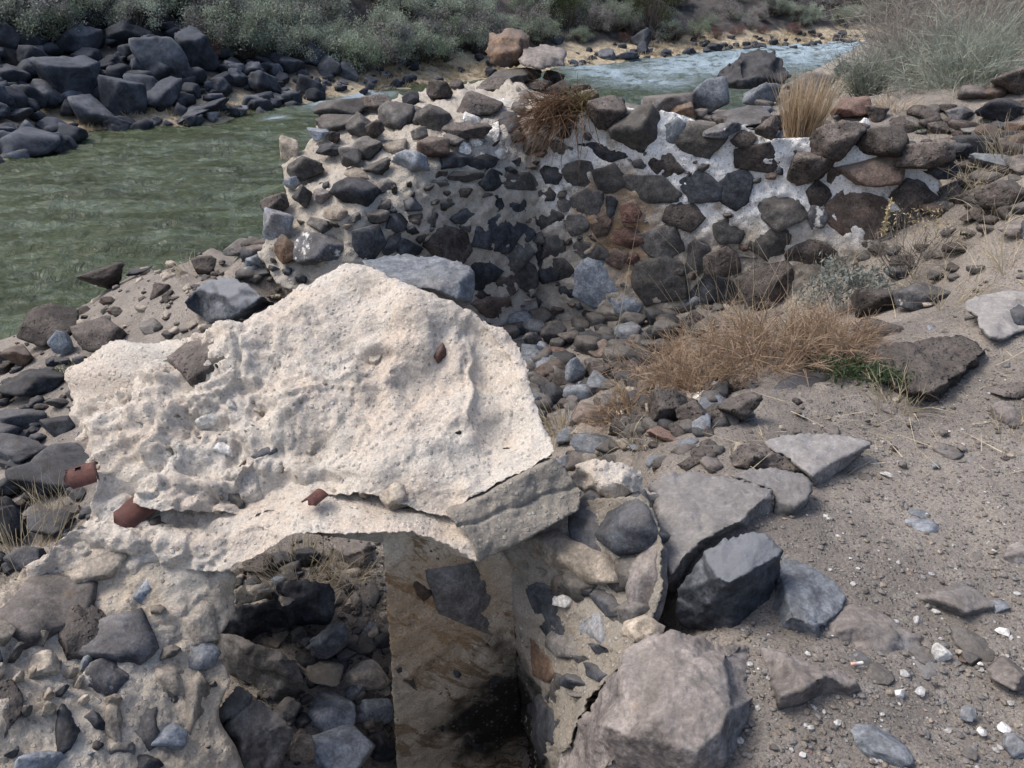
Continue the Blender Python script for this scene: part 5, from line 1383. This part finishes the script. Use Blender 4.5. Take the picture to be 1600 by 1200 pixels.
# --- far bank
FB = (0, 0, 2.857)
farz = lambda P: far_z(P, False)
rocks((0, 0, 2.857), [(320, 380, 240, 270, 'f', "tall triangular dark boulder on the far bank"), (740, 260, 240, 260, 'h', "big tilted blue-grey boulder high on the far bank"), (730, 450, 200, 145, 'f'), (420, 515, 215, 150, 'h', "pale blue-grey block at the far waterline"), (80, 660, 330, 150, 'f', "big dark boulder in the water at the left edge"), (80, 515, 120, 65, 'h'), (230, 560, 130, 75, 'f'), (560, 450, 170, 220, 'f'), (820, 525, 190, 65, 'h'), (900, 485, 210, 85, 'f'), (1060, 500, 110, 50, 'h'), (1160, 385, 150, 115, 'f'),
           (1225, 440, 115, 65, 'h'), (1390, 395, 120, 115, 'f'), (1050, 350, 85, 85, 'f'), (1400, 240, 135, 125, 'h'), (1480, 300, 110, 125, 'f'), (1300, 300, 110, 100, 'f'), (1230, 500, 60, 32, 'f'), (670, 560, 75, 50, 'h'), (520, 95, 90, 50, 't'), (450, 85, 80, 45, 'g'), (340, 125, 130, 45, 'g'), (150, 285, 130, 80, 'f'), (640, 360, 140, 100, 'f'), (1150, 480, 100, 45, 'h'), (190, 605, 60, 40, 'f'), (560, 160, 160, 120, 'f'), (880, 230, 180, 200, 'f'), (100, 440, 130, 110, 'f'), (460, 430, 110, 130, 'f'), (980, 390, 90, 80, 'h'), (1560, 330, 100, 90, 'h')],
      "on the far bank", "dark boulders on the far bank", zf=farz, flat=.8, tilt=25, grow=1.1)
rocks(B3, [(590, 345, 120, 75, 'h'), (710, 355, 170, 55, 'h'), (800, 240, 130, 140, 'f', "dark leaning boulder on the tan strip of the far bank"), (820, 310, 80, 90, 'f'), (940, 335, 80, 40, 'f'), (1120, 320, 65, 55, 'f'), (1270, 300, 95, 70, 'f'), (1135, 250, 40, 40, 'f'), (1210, 275, 45, 35, 'f'), (490, 365, 40, 45, 'f'), (380, 390, 80, 40, 'f'), (260, 250, 130, 90, 'f'), (1480, 300, 70, 45, 'h'), (1560, 290, 60, 45, 'f'), (910, 265, 40, 35, 'f'), (700, 300, 50, 30, 'f'), (930, 480, 70, 30, 'f', "small dark rock in the rapids")],
      "on the far bank", "dark boulders on the far bank", zf=farz, flat=.8, tilt=25)
rf = random.Random(12)
cand = []
for k in range(2600):
    if len(cand) > 420: break
    px = rf.uniform(-60, 1370) if k % 3 else rf.uniform(-60, 520)
    sy = np.interp(px, [p[0] for p in _sh], [p[1] for p in _sh])
    dy = abs(rf.gauss(0, 1)) * (110 if px < 480 else (40 if px < 760 else 15))
    py = sy - dy + rf.uniform(-3, 6)
    if py < -8 or (480 < px < 900 and dy < 6) or (px > 600 and py < 20): continue
    base = 40 if px < 250 else (28 if px < 500 else (17 if px < 800 else 11))
    s_ = base * rf.uniform(.45, 1.5)
    cand.append((px, py, s_, s_ * rf.uniform(.6, .95), rf.choice('fffhf'), rf.randrange(99)))
cand.sort(key=lambda c: -c[2])
for (px, py, s_, h_, col, sd) in cand[:28]:
    zone = "below the left boulders' brush" if px < 160 else ("near the tall triangular boulder" if px < 330 else "behind the river's left stretch")
    rock_at(px, py, s_, h_, col, label="large %s boulder on the far bank %s" % (CNAME[col], zone), group="big boulders on the far bank", zf=farz, tilt=25)
rock_mass("boulder_field", cand[28:], "jumble of dark boulders along the far bank", farz)

# --- pebbles of the path (uncountable)
rng = np.random.default_rng(5)
var = [rock_shape(60 + k, n=10, sub=1, amp=.0)[0:2] for k in range(4)]
def pebble_field(name, N, sampler, smin, smax, cols, label, seed):
    rng = np.random.default_rng(seed)
    P = sampler(rng, N)
    z = ground_z(P)
    sz = smin * (smax / smin) ** (rng.random(N) ** 2.2)
    per = [[] for _ in cols]
    ci = rng.choice(len(cols), N, p=[c[1] for c in cols])
    for a in range(len(cols)):
        parts = []
        for i_ in np.where(ci == a)[0]:
            Vv, Ff = var[i_ % 4]
            th = rng.uniform(0, 6.28); c_, s2 = math.cos(th), math.sin(th)
            Q = Vv * np.array([1, rng.uniform(.6, 1), rng.uniform(.4, .8)]) * sz[i_]
            Q = np.stack([Q[:, 0] * c_ - Q[:, 1] * s2, Q[:, 0] * s2 + Q[:, 1] * c_, Q[:, 2]], 1)
            parts.append((Q + [P[i_, 0], P[i_, 1], z[i_] + sz[i_] * .14], Ff))
        if parts:
            Vv, Ff = join(parts)
            link(name, mesh_of(name, Vv, Ff, False), ROCK[cols[a][0]], label=label, cat="gravel", kind="stuff")
def samp_path(rng, N):
    px = np.stack([rng.uniform(1100, 2000, N), 480 + 740 * rng.random(N) ** .8], 1)
    ok = px[:, 0] > 1180 + np.clip(800 - px[:, 1], -999, 200) * .6
    px[~ok, 0] = rng.uniform(1350, 1640, (~ok).sum())
    d = dirs(px); t = (0 - 1.6) / d[:, 2]
    return (EYE + d * t[:, None])[:, :2]
pebble_field("gravel", 9500, samp_path, .003, .022, [('s', .40), ('p', .09), ('m', .27), ('t', .24)], "loose gravel scattered over the dusty path", 3)
def samp_pit(rng, N):
    return np.stack([rng.uniform(-.2, 1.6, N), rng.uniform(3.0, 5.3, N)], 1)
pebble_field("gravel", 350, samp_pit, .015, .05, [('g', .5), ('v', .3), ('l', .2)], "small broken stone between the rubble of the pit", 4)
def samp_arch(rng, N):
    return np.stack([rng.uniform(-.95, -.2, N), rng.uniform(1.4, 2.9, N)], 1)
pebble_field("gravel", 700, samp_arch, .012, .05, [('d', .5), ('v', .3), ('g', .2)], "small dark stones on the floor of the pit under the lintel", 9)
def samp_bank(rng, N):
    return np.stack([rng.uniform(-4.5, -1.2, N), rng.uniform(3.0, 7.5, N)], 1)
pebble_field("gravel", 700, samp_bank, .012, .05, [('g', .6), ('v', .4)], "small stones on the left bank", 6)
# ------------------------------------------------------------------ plants
def plant(name, parts, mats, loc, label, cat, group=None, names=None):
    o = thing(name, loc, label, cat, group) if len(parts) > 1 else None
    for k, (V, F) in enumerate(parts):
        if o is None:
            q = link(name, mesh_of(name, V, F, False), mats[k], None, label, cat, group); q.location = loc
            return q
        link(names[k], mesh_of(names[k], V, F, False), mats[k], o, kind="stuff" if "tips" in names[k] else None)
    return o

def tuft(n, r, L, w_, spread, droop, seed, lean=(0, 0, 0), seg=4, curl=.25, up=1.0):
    rng = np.random.default_rng(seed)
    a = rng.uniform(0, 2 * np.pi, n); q = np.sqrt(rng.random(n)) * r
    b = np.stack([np.cos(a) * q, np.sin(a) * q, np.full(n, -.01)], 1)
    d = np.stack([np.cos(a), np.sin(a), np.zeros(n)], 1) * (rng.random(n) * spread)[:, None] + np.array([0, 0, up]) + rng.normal(0, .12, (n, 3)) + np.asarray(lean)
    V, F, C = blades(b, d, L * rng.uniform(.55, 1.05, n), w_ * rng.uniform(.7, 1.2, n), droop * rng.uniform(.3, 1.3, n), seg, seed, curl)
    return V, F, C

def twiggy(n, r, L, seed, spread=.9, sub=6, w_=.004, droop=.1, subL=.4, lean=(0, 0, 0), sub2=0):
    """Stems with side twigs (and twigs of twigs)."""
    rng = np.random.default_rng(seed)
    V, F, C = tuft(n, r, L, w_, spread, droop, seed, lean)
    parts = [(V, F)]
    mid = C.mean(2)                                    # n, seg+1, 3
    def side(mid, m, l, w2, sd):
        rg_ = np.random.default_rng(sd)
        i = rg_.integers(0, len(mid), m); s_ = rg_.uniform(.25, 1, m) * (mid.shape[1] - 1)
        k = np.minimum(s_.astype(int), mid.shape[1] - 2); f = (s_ - k)[:, None]
        p = mid[i, k] * (1 - f) + mid[i, k + 1] * f
        d = mid[i, k + 1] - mid[i, k]; d /= np.linalg.norm(d, axis=1)[:, None] + 1e-9
        d = d + rg_.normal(0, .55, (m, 3))
        return blades(p, d, l * rg_.uniform(.4, 1, m), w2, .05, 3, sd + 1, .3)
    V2, F2, C2 = side(mid, n * sub, L * subL, w_ * .75, seed + 1)
    parts.append((V2, F2))
    if sub2:
        V3, F3, _ = side(C2.mean(2), n * sub * sub2, L * subL * .45, w_ * .6, seed + 5)
        parts.append((V3, F3))
    return join(parts)

def leaves(cen, n, rad, size, seed, flat=.9, asp=.45):
    """A cloud of leaf-sized faces round each of the given clump centres."""
    rng = np.random.default_rng(seed)
    i = rng.integers(0, len(cen), n)
    p = cen[i] + rng.normal(0, 1, (n, 3)) * rad * np.array([1, 1, flat])
    u = rng.normal(0, 1, (n, 3)) + np.array([0, 0, .8]); u /= np.linalg.norm(u, axis=1)[:, None]
    v = np.cross(u, rng.normal(0, 1, (n, 3))); v /= np.linalg.norm(v, axis=1)[:, None] + 1e-9
    s_ = size * rng.uniform(.6, 1.3, n)[:, None]
    V = np.stack([p - v * s_ * asp * .5, p + u * s_ * .5 - v * s_ * asp * .25, p + u * s_, p + u * s_ * .5 + v * s_ * asp * .5], 1).reshape(-1, 3)
    F = np.arange(n * 4).reshape(n, 4)
    return V, F

def bush_mesh(seed, nclump=26, nleaf=3200, R=.5, H=.75, leaf=.05, rad=.075):
    rng = np.random.default_rng(seed)
    a = rng.uniform(0, 2 * np.pi, nclump); e = rng.random(nclump) ** .7
    rr = R * np.sqrt(1 - (e * .85) ** 2) * rng.uniform(.55, 1.1, nclump)
    cen = np.stack([np.cos(a) * rr, np.sin(a) * rr, H * (.22 + .72 * e) * rng.uniform(.8, 1.12, nclump)], 1)
    Vl, Fl = leaves(cen, nleaf, rad, leaf, seed)
    n = nclump * 2
    base = rng.normal(0, .05, (n, 3)) * [1, 1, 0]
    tip = cen[np.arange(n) % nclump] + rng.normal(0, .05, (n, 3))
    d = tip - base
    Vt, Ft, _ = blades(base, d, np.linalg.norm(d, axis=1), .03, .0, 3, seed, .1)
    return (Vl, Fl), (Vt, Ft)

def bush_protos(kinds, matleaf, **kw):
    P = []
    for sd in kinds:
        (a, b) = bush_mesh(sd, **kw)
        ml = mesh_of("foliage", a[0], a[1], False); ml.materials.append(matleaf)
        mt = mesh_of("stems", b[0], b[1], False); mt.materials.append(LEAF['twig'])
        P.append((ml, mt))
    return P

def place_bush(proto, loc, sc, rz, name, label, cat, group=None):
    o = link(name, None, label=label, cat=cat, group=group)
    o.location = loc; o.scale = sc; o.rotation_euler = (0, 0, rz)
    for nm, me in zip(("foliage", "stems"), proto):
        link(nm, me, None, o)
    return o

# --- far bank sagebrush
SAGE = bush_protos((1, 2, 3), LEAF['sage'])
GREEN = bush_protos((4, 5), LEAF['green'])
GREY = bush_protos((6, 7, 8), LEAF['grey'], nleaf=2600)
JUN = bush_protos((9, 10), LEAF['juniper'], nclump=60, nleaf=9000, R=.5, H=1.0, leaf=.035, rad=.06)
WIL = bush_protos((11,), LEAF['willow'], nleaf=1500, leaf=.06)
rv = random.Random(3)
def far_bush(px, py, wpx, pr, name, label, cat, group, hf=1.0):
    p, t = hit(px, py, farz, 8, 110)
    W = wpx * t / FOC
    place_bush(pr, p + np.array([0, 0, -.03 * W]), (W, W, W * hf), rv.uniform(0, 6.28), name, label, cat, group)
n = 0
for k in range(3000):
    if n >= 285: break
    px = rv.uniform(-40, 1420)
    sy = np.interp(px, [p[0] for p in _sh], [p[1] for p in _sh])
    lim = np.interp(px, [0, 120, 300, 330, 480, 560, 760, 900, 1400], [70, 72, 30, 85, 112, 118, 85, 68, 50])
    py = lim - abs(rv.gauss(0, .55)) * (lim + 45)
    if py < -60 or py > lim: continue
    if px < 300 and rv.random() < .35 and py > 20: continue
    wpx = np.interp(px, [0, 300, 600, 1000, 1400], [95, 85, 66, 42, 26]) * rv.uniform(.65, 1.25)
    q = rv.random()
    pr, nm = (rv.choice(SAGE), 's') if q < .5 else ((rv.choice(GREEN), 'g') if q < .68 else (rv.choice(GREY), 'y'))
    zone = next(z_ for lim_, z_ in ((160, "above the boulders at the far left"), (330, "above the tall triangular boulder"), (480, "behind the river's left stretch"), (620, "behind the left end of the ruined wall"), (760, "left of the perched brown boulder"), (870, "behind the perched brown boulder"), (960, "between the two junipers"), (1100, "right of the biggest juniper"), (1250, "above the red willows"), (2000, "near the far river bend")) if px < lim_)
    row = "low on the far slope" if py > lim * .62 else ("halfway up the far slope" if py > lim * .2 else "high on the far slope")
    lab = {'s': "grey-green sagebrush", 'g': "greener sagebrush", 'y': "bare grey-brown bush"}[nm] + " %s, %s" % (zone, row)
    far_bush(px, py, wpx, pr, "sagebrush", lab, "bush", {'s': "sagebrush on the far slope", 'g': "greener bushes on the far slope", 'y': "grey bushes on the far slope"}[nm], rv.uniform(.8, 1.1))
    n += 1
for px, py, wpx, lab in [(885, 48, 60, "dark green juniper behind the perched boulder on the far slope"), (1015, 50, 85, "largest dark green juniper on the far slope"), (1345, 22, 40, "dark juniper at the far river bend"), (1395, 25, 60, "dark juniper right of the far river bend, half behind the bushes"), (1330, 8, 50, "dark juniper high above the far river bend")]:
    far_bush(px, py, wpx, rv.choice(JUN), "juniper", lab, "tree", None, 1.0)
for px, py, wpx in [(1118, 60, 26), (1150, 58, 26), (975, 66, 22), (1060, 62, 20), (1190, 55, 22), (1240, 52, 24), (560, 108, 34), (330, 92, 36)]:
    far_bush(px, py, wpx, WIL[0], "willow_shrub", "reddish bare willow shrub along the far bank's tan strip", "bush", "red willows on the far bank", .9)
# tan grass on the far strip: many tufts, one mass
parts = []
rngf = np.random.default_rng(14)
for k in range(620):
    px = rngf.uniform(-20, 1360) if k < 300 else rngf.uniform(560, 1360)
    sy = np.interp(px, [p[0] for p in _sh], [p[1] for p in _sh])
    py = sy - rngf.uniform(1, 26 if px > 700 else (40 if px > 500 else 24))
    p, t = hit(px, py, farz, 8, 110)
    V, F, _ = tuft(26, .10, rngf.uniform(.16, .34), .022, 1.3, .45, k, seg=2)
    parts.append((V + p, F))
V, F = join(parts)
link("dry_grass", mesh_of("dry_grass", V, F, False), LEAF['ochre'], label="tan dry grass along the far waterline", cat="grass", kind="stuff")

# --- near plants
def gp(px, py):
    return hit(px, py)[0]
# brown broom plant hanging over the wall corner
rng = np.random.default_rng(2)
n = 620
c0 = at_y(905, 172, 5.85)
b = rng.normal(0, 1, (n, 3)) * [.10, .05, .05] + [-.08, 0, .0]
d = np.stack([rng.normal(-.9, .6, n), rng.normal(-.35, .45, n), rng.normal(.1, .5, n)], 1)
V1, F1, _ = blades(b, d, rng.uniform(.12, .42, n), rng.uniform(.004, .011, n), rng.uniform(.1, .8, n), 5, 4, .5)
n2 = 300
d = np.stack([rng.normal(0, .6, n2), rng.normal(-.3, .5, n2), rng.normal(.8, .4, n2)], 1)
V2, F2, _ = blades(rng.normal(0, .03, (n2, 3)), d, rng.uniform(.1, .24, n2), .006, .3, 4, 5, .2)
plant("broom_plant", [(V1, F1), (V2, F2)], [LEAF['broom'], LEAF['olive']], c0, "reddish-brown broom-like dry plant drooping over the wall's corner", "plant", names=["drooping_stems", "olive_shoots"])
# tan bunchgrass on the wall top
p = at_y(1252, 212, 5.55)
V, F, _ = tuft(520, .11, .46, .006, .38, .1, 21, curl=.12)
V2, F2, _ = tuft(220, .10, .30, .006, .4, .1, 22, curl=.12)
plant("bunchgrass", [(V, F), (V2, F2)], [LEAF['tan'], LEAF['broom']], p, "upright tan bunchgrass tuft on the top of the back wall", "grass tuft", names=["dry_blades", "brown_base"])
# dry brown weed mound
p0 = gp(1190, 585)
parts = []
for k, (dx, dy, s_) in enumerate([(0, 0, 1), (-.3, .12, .9), (.28, .05, .8), (-.12, .35, .9), (.12, .3, .9), (-.5, .25, .6), (-.28, -.1, .7), (.4, .25, .6)]):
    V, F = twiggy(80, .11, .37 * s_, 30 + k, 1.4, 9, .0055, .42, .45, sub2=1)
    q = np.array([p0[0] + dx, p0[1] + dy]); z = ground_z(q[None])[0]
    parts.append((V + np.array([dx, dy, z - p0[2]]), F))
mound = join(parts)
rng = np.random.default_rng(6)
n = 40
b = np.stack([rng.normal(.0, .25, n), rng.normal(.25, .15, n), np.zeros(n)], 1)
d = np.stack([rng.normal(-.25, .35, n), rng.normal(0, .3, n), np.ones(n)], 1)
V2, F2, _ = blades(b, d, rng.uniform(.3, .75, n), .0045, .05, 5, 7, .12)
plant("dry_weed", [mound, (V2, F2)], [LEAF['rust'], LEAF['straw']], p0, "big rusty-brown dry weed mound with pale stalks right of the pit", "plant", names=["brown_twigs", "pale_stalks"])
# green plant
p = gp(1352, 605)
rng = np.random.default_rng(9)
cen = np.array([(-.14, .14, .05), (-.09, .08, .05), (-.03, .03, .045), (.03, -.01, .045), (.08, -.03, .05), (.12, -.05, .04), (.0, .1, .05), (-.12, .03, .04), (.06, .04, .04)]) + rng.normal(0, .01, (9, 3))
Vg, Fg = leaves(cen, 900, .026, .03, 10, .7)
Vs, Fs, _ = tuft(40, .1, .13, .003, 1.6, .4, 12)
plant("green_plant", [(Vg, Fg), (Vs, Fs)], [LEAF['fresh'], LEAF['straw']], p, "low bright green leafy plant between the brown weed and the porous slab", "plant", names=["leaves", "dry_stems"])
# silver sage
p = gp(1315, 490)
rng = np.random.default_rng(13)
cen = np.stack([rng.uniform(-.22, .22, 26), rng.uniform(-.1, .15, 26), rng.uniform(.06, .26, 26)], 1)
Vg, Fg = leaves(cen, 1700, .035, .036, 14)
Vs, Fs = twiggy(40, .12, .3, 15, .9, 3, .004, .1)
plant("silver_sagebrush", [(Vg, Fg), (Vs, Fs)], [LEAF['silver'], LEAF['twig']], p, "small silvery-grey sagebrush at the foot of the back wall", "bush", names=["foliage", "twigs"])
# grey twig shrub with ochre tips
p = gp(1425, 425)
parts = [twiggy(46, .15, .38, 16, 1.1, 9, .005, .08, .5)]
rng = np.random.default_rng(17)
cen = np.stack([rng.uniform(-.2, .25, 9), rng.uniform(-.1, .1, 9), rng.uniform(.26, .36, 9)], 1)
plant("twig_shrub", [parts[0], leaves(cen, 260, .035, .022, 18)], [LEAF['twig'], LEAF['seed']], p, "leafless grey twig shrub with ochre tips at the wall's right end", "bush", names=["twigs", "ochre_tips"])
# pale dry branches on the right
for k, (px, py, s_, n_, lab) in enumerate([(1575, 425, .45, 22, "pale dry branching weed at the right edge above the flat slab"), (1490, 310, .36, 26, "pale dry weed in front of the porous boulder at the wall's end"), (1480, 480, .3, 22, "pale dry twigs lying beside the smooth mauve slab"), (1410, 455, .25, 20, "pale dry stalk clump behind the upright dark pointed rock"), (1570, 690, .16, 10, "small forked dry straw on the path at the right edge"), (1540, 300, .3, 24, "pale dry weed between the dark rocks right of the wall's end"), (1330, 430, .3, 24, "pale dry stems beside the silvery sagebrush"), (1250, 520, .3, 26, "pale dry stems rising out of the brown weed's right side"), (1395, 640, .2, 26, "dry straw fringe below the green plant")]):
    V, F = twiggy(n_, .06, s_, 50 + k, 1.4, 3, .005, .25, .5)
    plant("dry_weed", [(V, F)], [LEAF['straw']], gp(px, py), lab, "plant")
# tall seed stalk and thin stems in front of the back wall
p = gp(1352, 480)
n = 90
s_ = np.linspace(.42, .62, n); rng = np.random.default_rng(19)
V1, F1, _ = blades(np.zeros((1, 3)), np.array([[0.02, 0, 1.0]]), .62, .008, 0, 5, 3, .02)
V2, F2, _ = blades(np.stack([.02 * s_, np.zeros(n), s_], 1), rng.normal(0, 1, (n, 3)) + [0, 0, .8], .025, .012, 0, 2, 4, 0)
plant("seed_stalk", [(V1, F1), (V2, F2)], [LEAF['straw'], LEAF['seed']], p, "single upright dry seed stalk in front of the back wall", "plant", names=["stem", "seed_head"])
# straw tufts
for k, (px, py, n_, r, L, spread, droop, mat, lab) in enumerate([
    (470, 905, 150, .16, .20, 1.0, .3, 'straw', "pale dry grass behind the jagged dark rock under the lintel"), (545, 905, 90, .08, .20, .9, .6, 'straw', "pale dry grass beside the mauve block under the lintel"), (572, 950, 60, .06, .15, 1.2, .9, 'straw', "drooping straw against the stained pier"), (400, 1075, 26, .05, .16, 1.5, .3, 'straw', "few pale straws on the long dark boulder"),
    (30, 880, 170, .22, .34, 1.1, .3, 'straw', "pale dry grass clump left of the left pier"), (85, 800, 40, .1, .3, .9, .2, 'straw', "thin dry grass left of the lintel"), (340, 378, 60, .07, .32, .5, .15, 'straw', "thin dry grass on the bank edge against the river"), (300, 425, 90, .16, .2, 1.4, .4, 'straw', "low dry grass among the river bank rocks"), (262, 395, 40, .1, .22, .8, .2, 'straw', "dry grass by the flat slab on the river bank"),
    (880, 670, 170, .10, .24, 1.0, .75, 'straw', "pale straw tuft hanging beside the lintel's right edge"), (990, 620, 150, .11, .20, 1.1, .7, 'straw', "pale straw tuft in the pit below the brown weed"), (1010, 690, 70, .08, .16, 1.2, .5, 'straw', "thin straw near the pit's rim"), (905, 500, 24, .05, .2, .9, .2, 'straw', "few thin dry stems at the wall's foot"),
    (1400, 170, 120, .14, .16, 1.2, .4, 'tan', "orange-tan dry grass below the bushes"), (1150, 480, 16, .14, .5, .55, .05, 'straw', "thin pale stalks leaning against the back wall"), (1100, 600, 90, .12, .2, 1.3, .5, 'straw', "grey straw at the brown weed's left foot"), (1590, 240, 110, .2, .3, 1.1, .3, 'straw', "pale dry grass among the rocks at the right edge under the bushes"), (1480, 235, 90, .14, .2, 1.1, .4, 'tan', "tan scrub tuft between the dark rocks below the bushes"), (1560, 330, 60, .12, .2, 1.2, .4, 'straw', "dry grass beside the pale slab at the right edge"),
    (930, 148, 80, .06, .12, .9, .2, 'fresh', "small green grass tuft above the broom plant"), (930, 522, 60, .035, .07, 1.2, .3, 'fresh', "tiny bright green weed in the pit rubble"), (108, 575, 120, .09, .05, 1.2, .2, 'fresh', "green moss patch left of the lintel"), (1065, 180, 70, .05, .07, 1.0, .2, 'fresh', "small green plant beside the rust-lichened stone"), (1440, 205, 60, .06, .1, 1.0, .2, 'fresh', "small green plant below the grey-green bush"), (1180, 470, 40, .04, .08, 1, .2, 'silver', "little grey plant")][:-1]):
    V, F, _ = tuft(n_, r, L, .005 if L > .1 else .006, spread, droop, 200 + k)
    plant("grass_tuft", [(V, F)], [LEAF[mat]], gp(px, py), lab, "grass tuft")

# --- bushes on the right bank
for k, (px, py, Y, L, n_, spread, mat, mat2, lab) in enumerate([
    (1500, 190, 6.6, 1.0, 190, .85, 'bushgreen', 'twig', "feathery grey-green bush at the right, nearest of the bank bushes"), (1350, 165, 7.4, .62, 120, .9, 'bushgreen', 'twig', "low grey-green bush beside the river view"), (1440, 150, 8.2, 1.25, 220, 1.1, 'bushtan', 'twig', "broad grey-tan twiggy bush behind the green one"),
    (1590, 120, 8.8, 1.5, 200, 1.0, 'bushtan', 'twig', "tall grey-green bush at the right edge"), (1420, 95, 11, 1.5, 190, 1.1, 'bushtan', 'twig', "far grey-tan bush beside the river bend"), (1540, 70, 11.5, 1.9, 200, 1.1, 'bushtan', 'twig', "tall tan bush at the top right"), (1640, 170, 7.2, .9, 120, 1.0, 'bushtan', 'twig', "grey-tan bush cut by the right edge"), (1290, 140, 8.2, .5, 90, 1.1, 'bushtan', 'twig', "small grey bush behind the tan bunchgrass"), (1400, 200, 6.6, .4, 90, 1.2, 'bushtan', 'twig', "low tan scrub below the bank bushes")]):
    p = at_y(px, py, Y)
    p[2] = min(p[2], ground_z(p[None, :2])[0] + .02)
    L *= .84
    V, F = twiggy(n_, .12 * L, L, 300 + k * 9, spread, 9, .0078, .14, .42, sub2=1)
    V2, F2, _ = tuft(60, .1 * L, L * .7, .014, spread, .05, 390 + k)
    plant("bank_bush", [(V, F), (V2, F2)], [LEAF[mat], LEAF[mat2]], p, lab, "bush", names=["fine_twigs", "stems"])

# dead straw scattered on the ground
rng = np.random.default_rng(40)
n = 420
px = np.stack([rng.uniform(1000, 1600, n), rng.uniform(440, 760, n)], 1)
P = np.array([hit(a, b_)[0] for a, b_ in px[:220]])
d = rng.normal(0, 1, (220, 3)) * [1, 1, .12]
V, F, _ = blades(P + [0, 0, .018], d, rng.uniform(.05, .2, 220), .004, .02, 3, 41, .2)
link("straw_litter", mesh_of("straw_litter", V, F, False), LEAF['straw'], label="dead straw scattered on the ground right of the pit", cat="straw", kind="stuff")
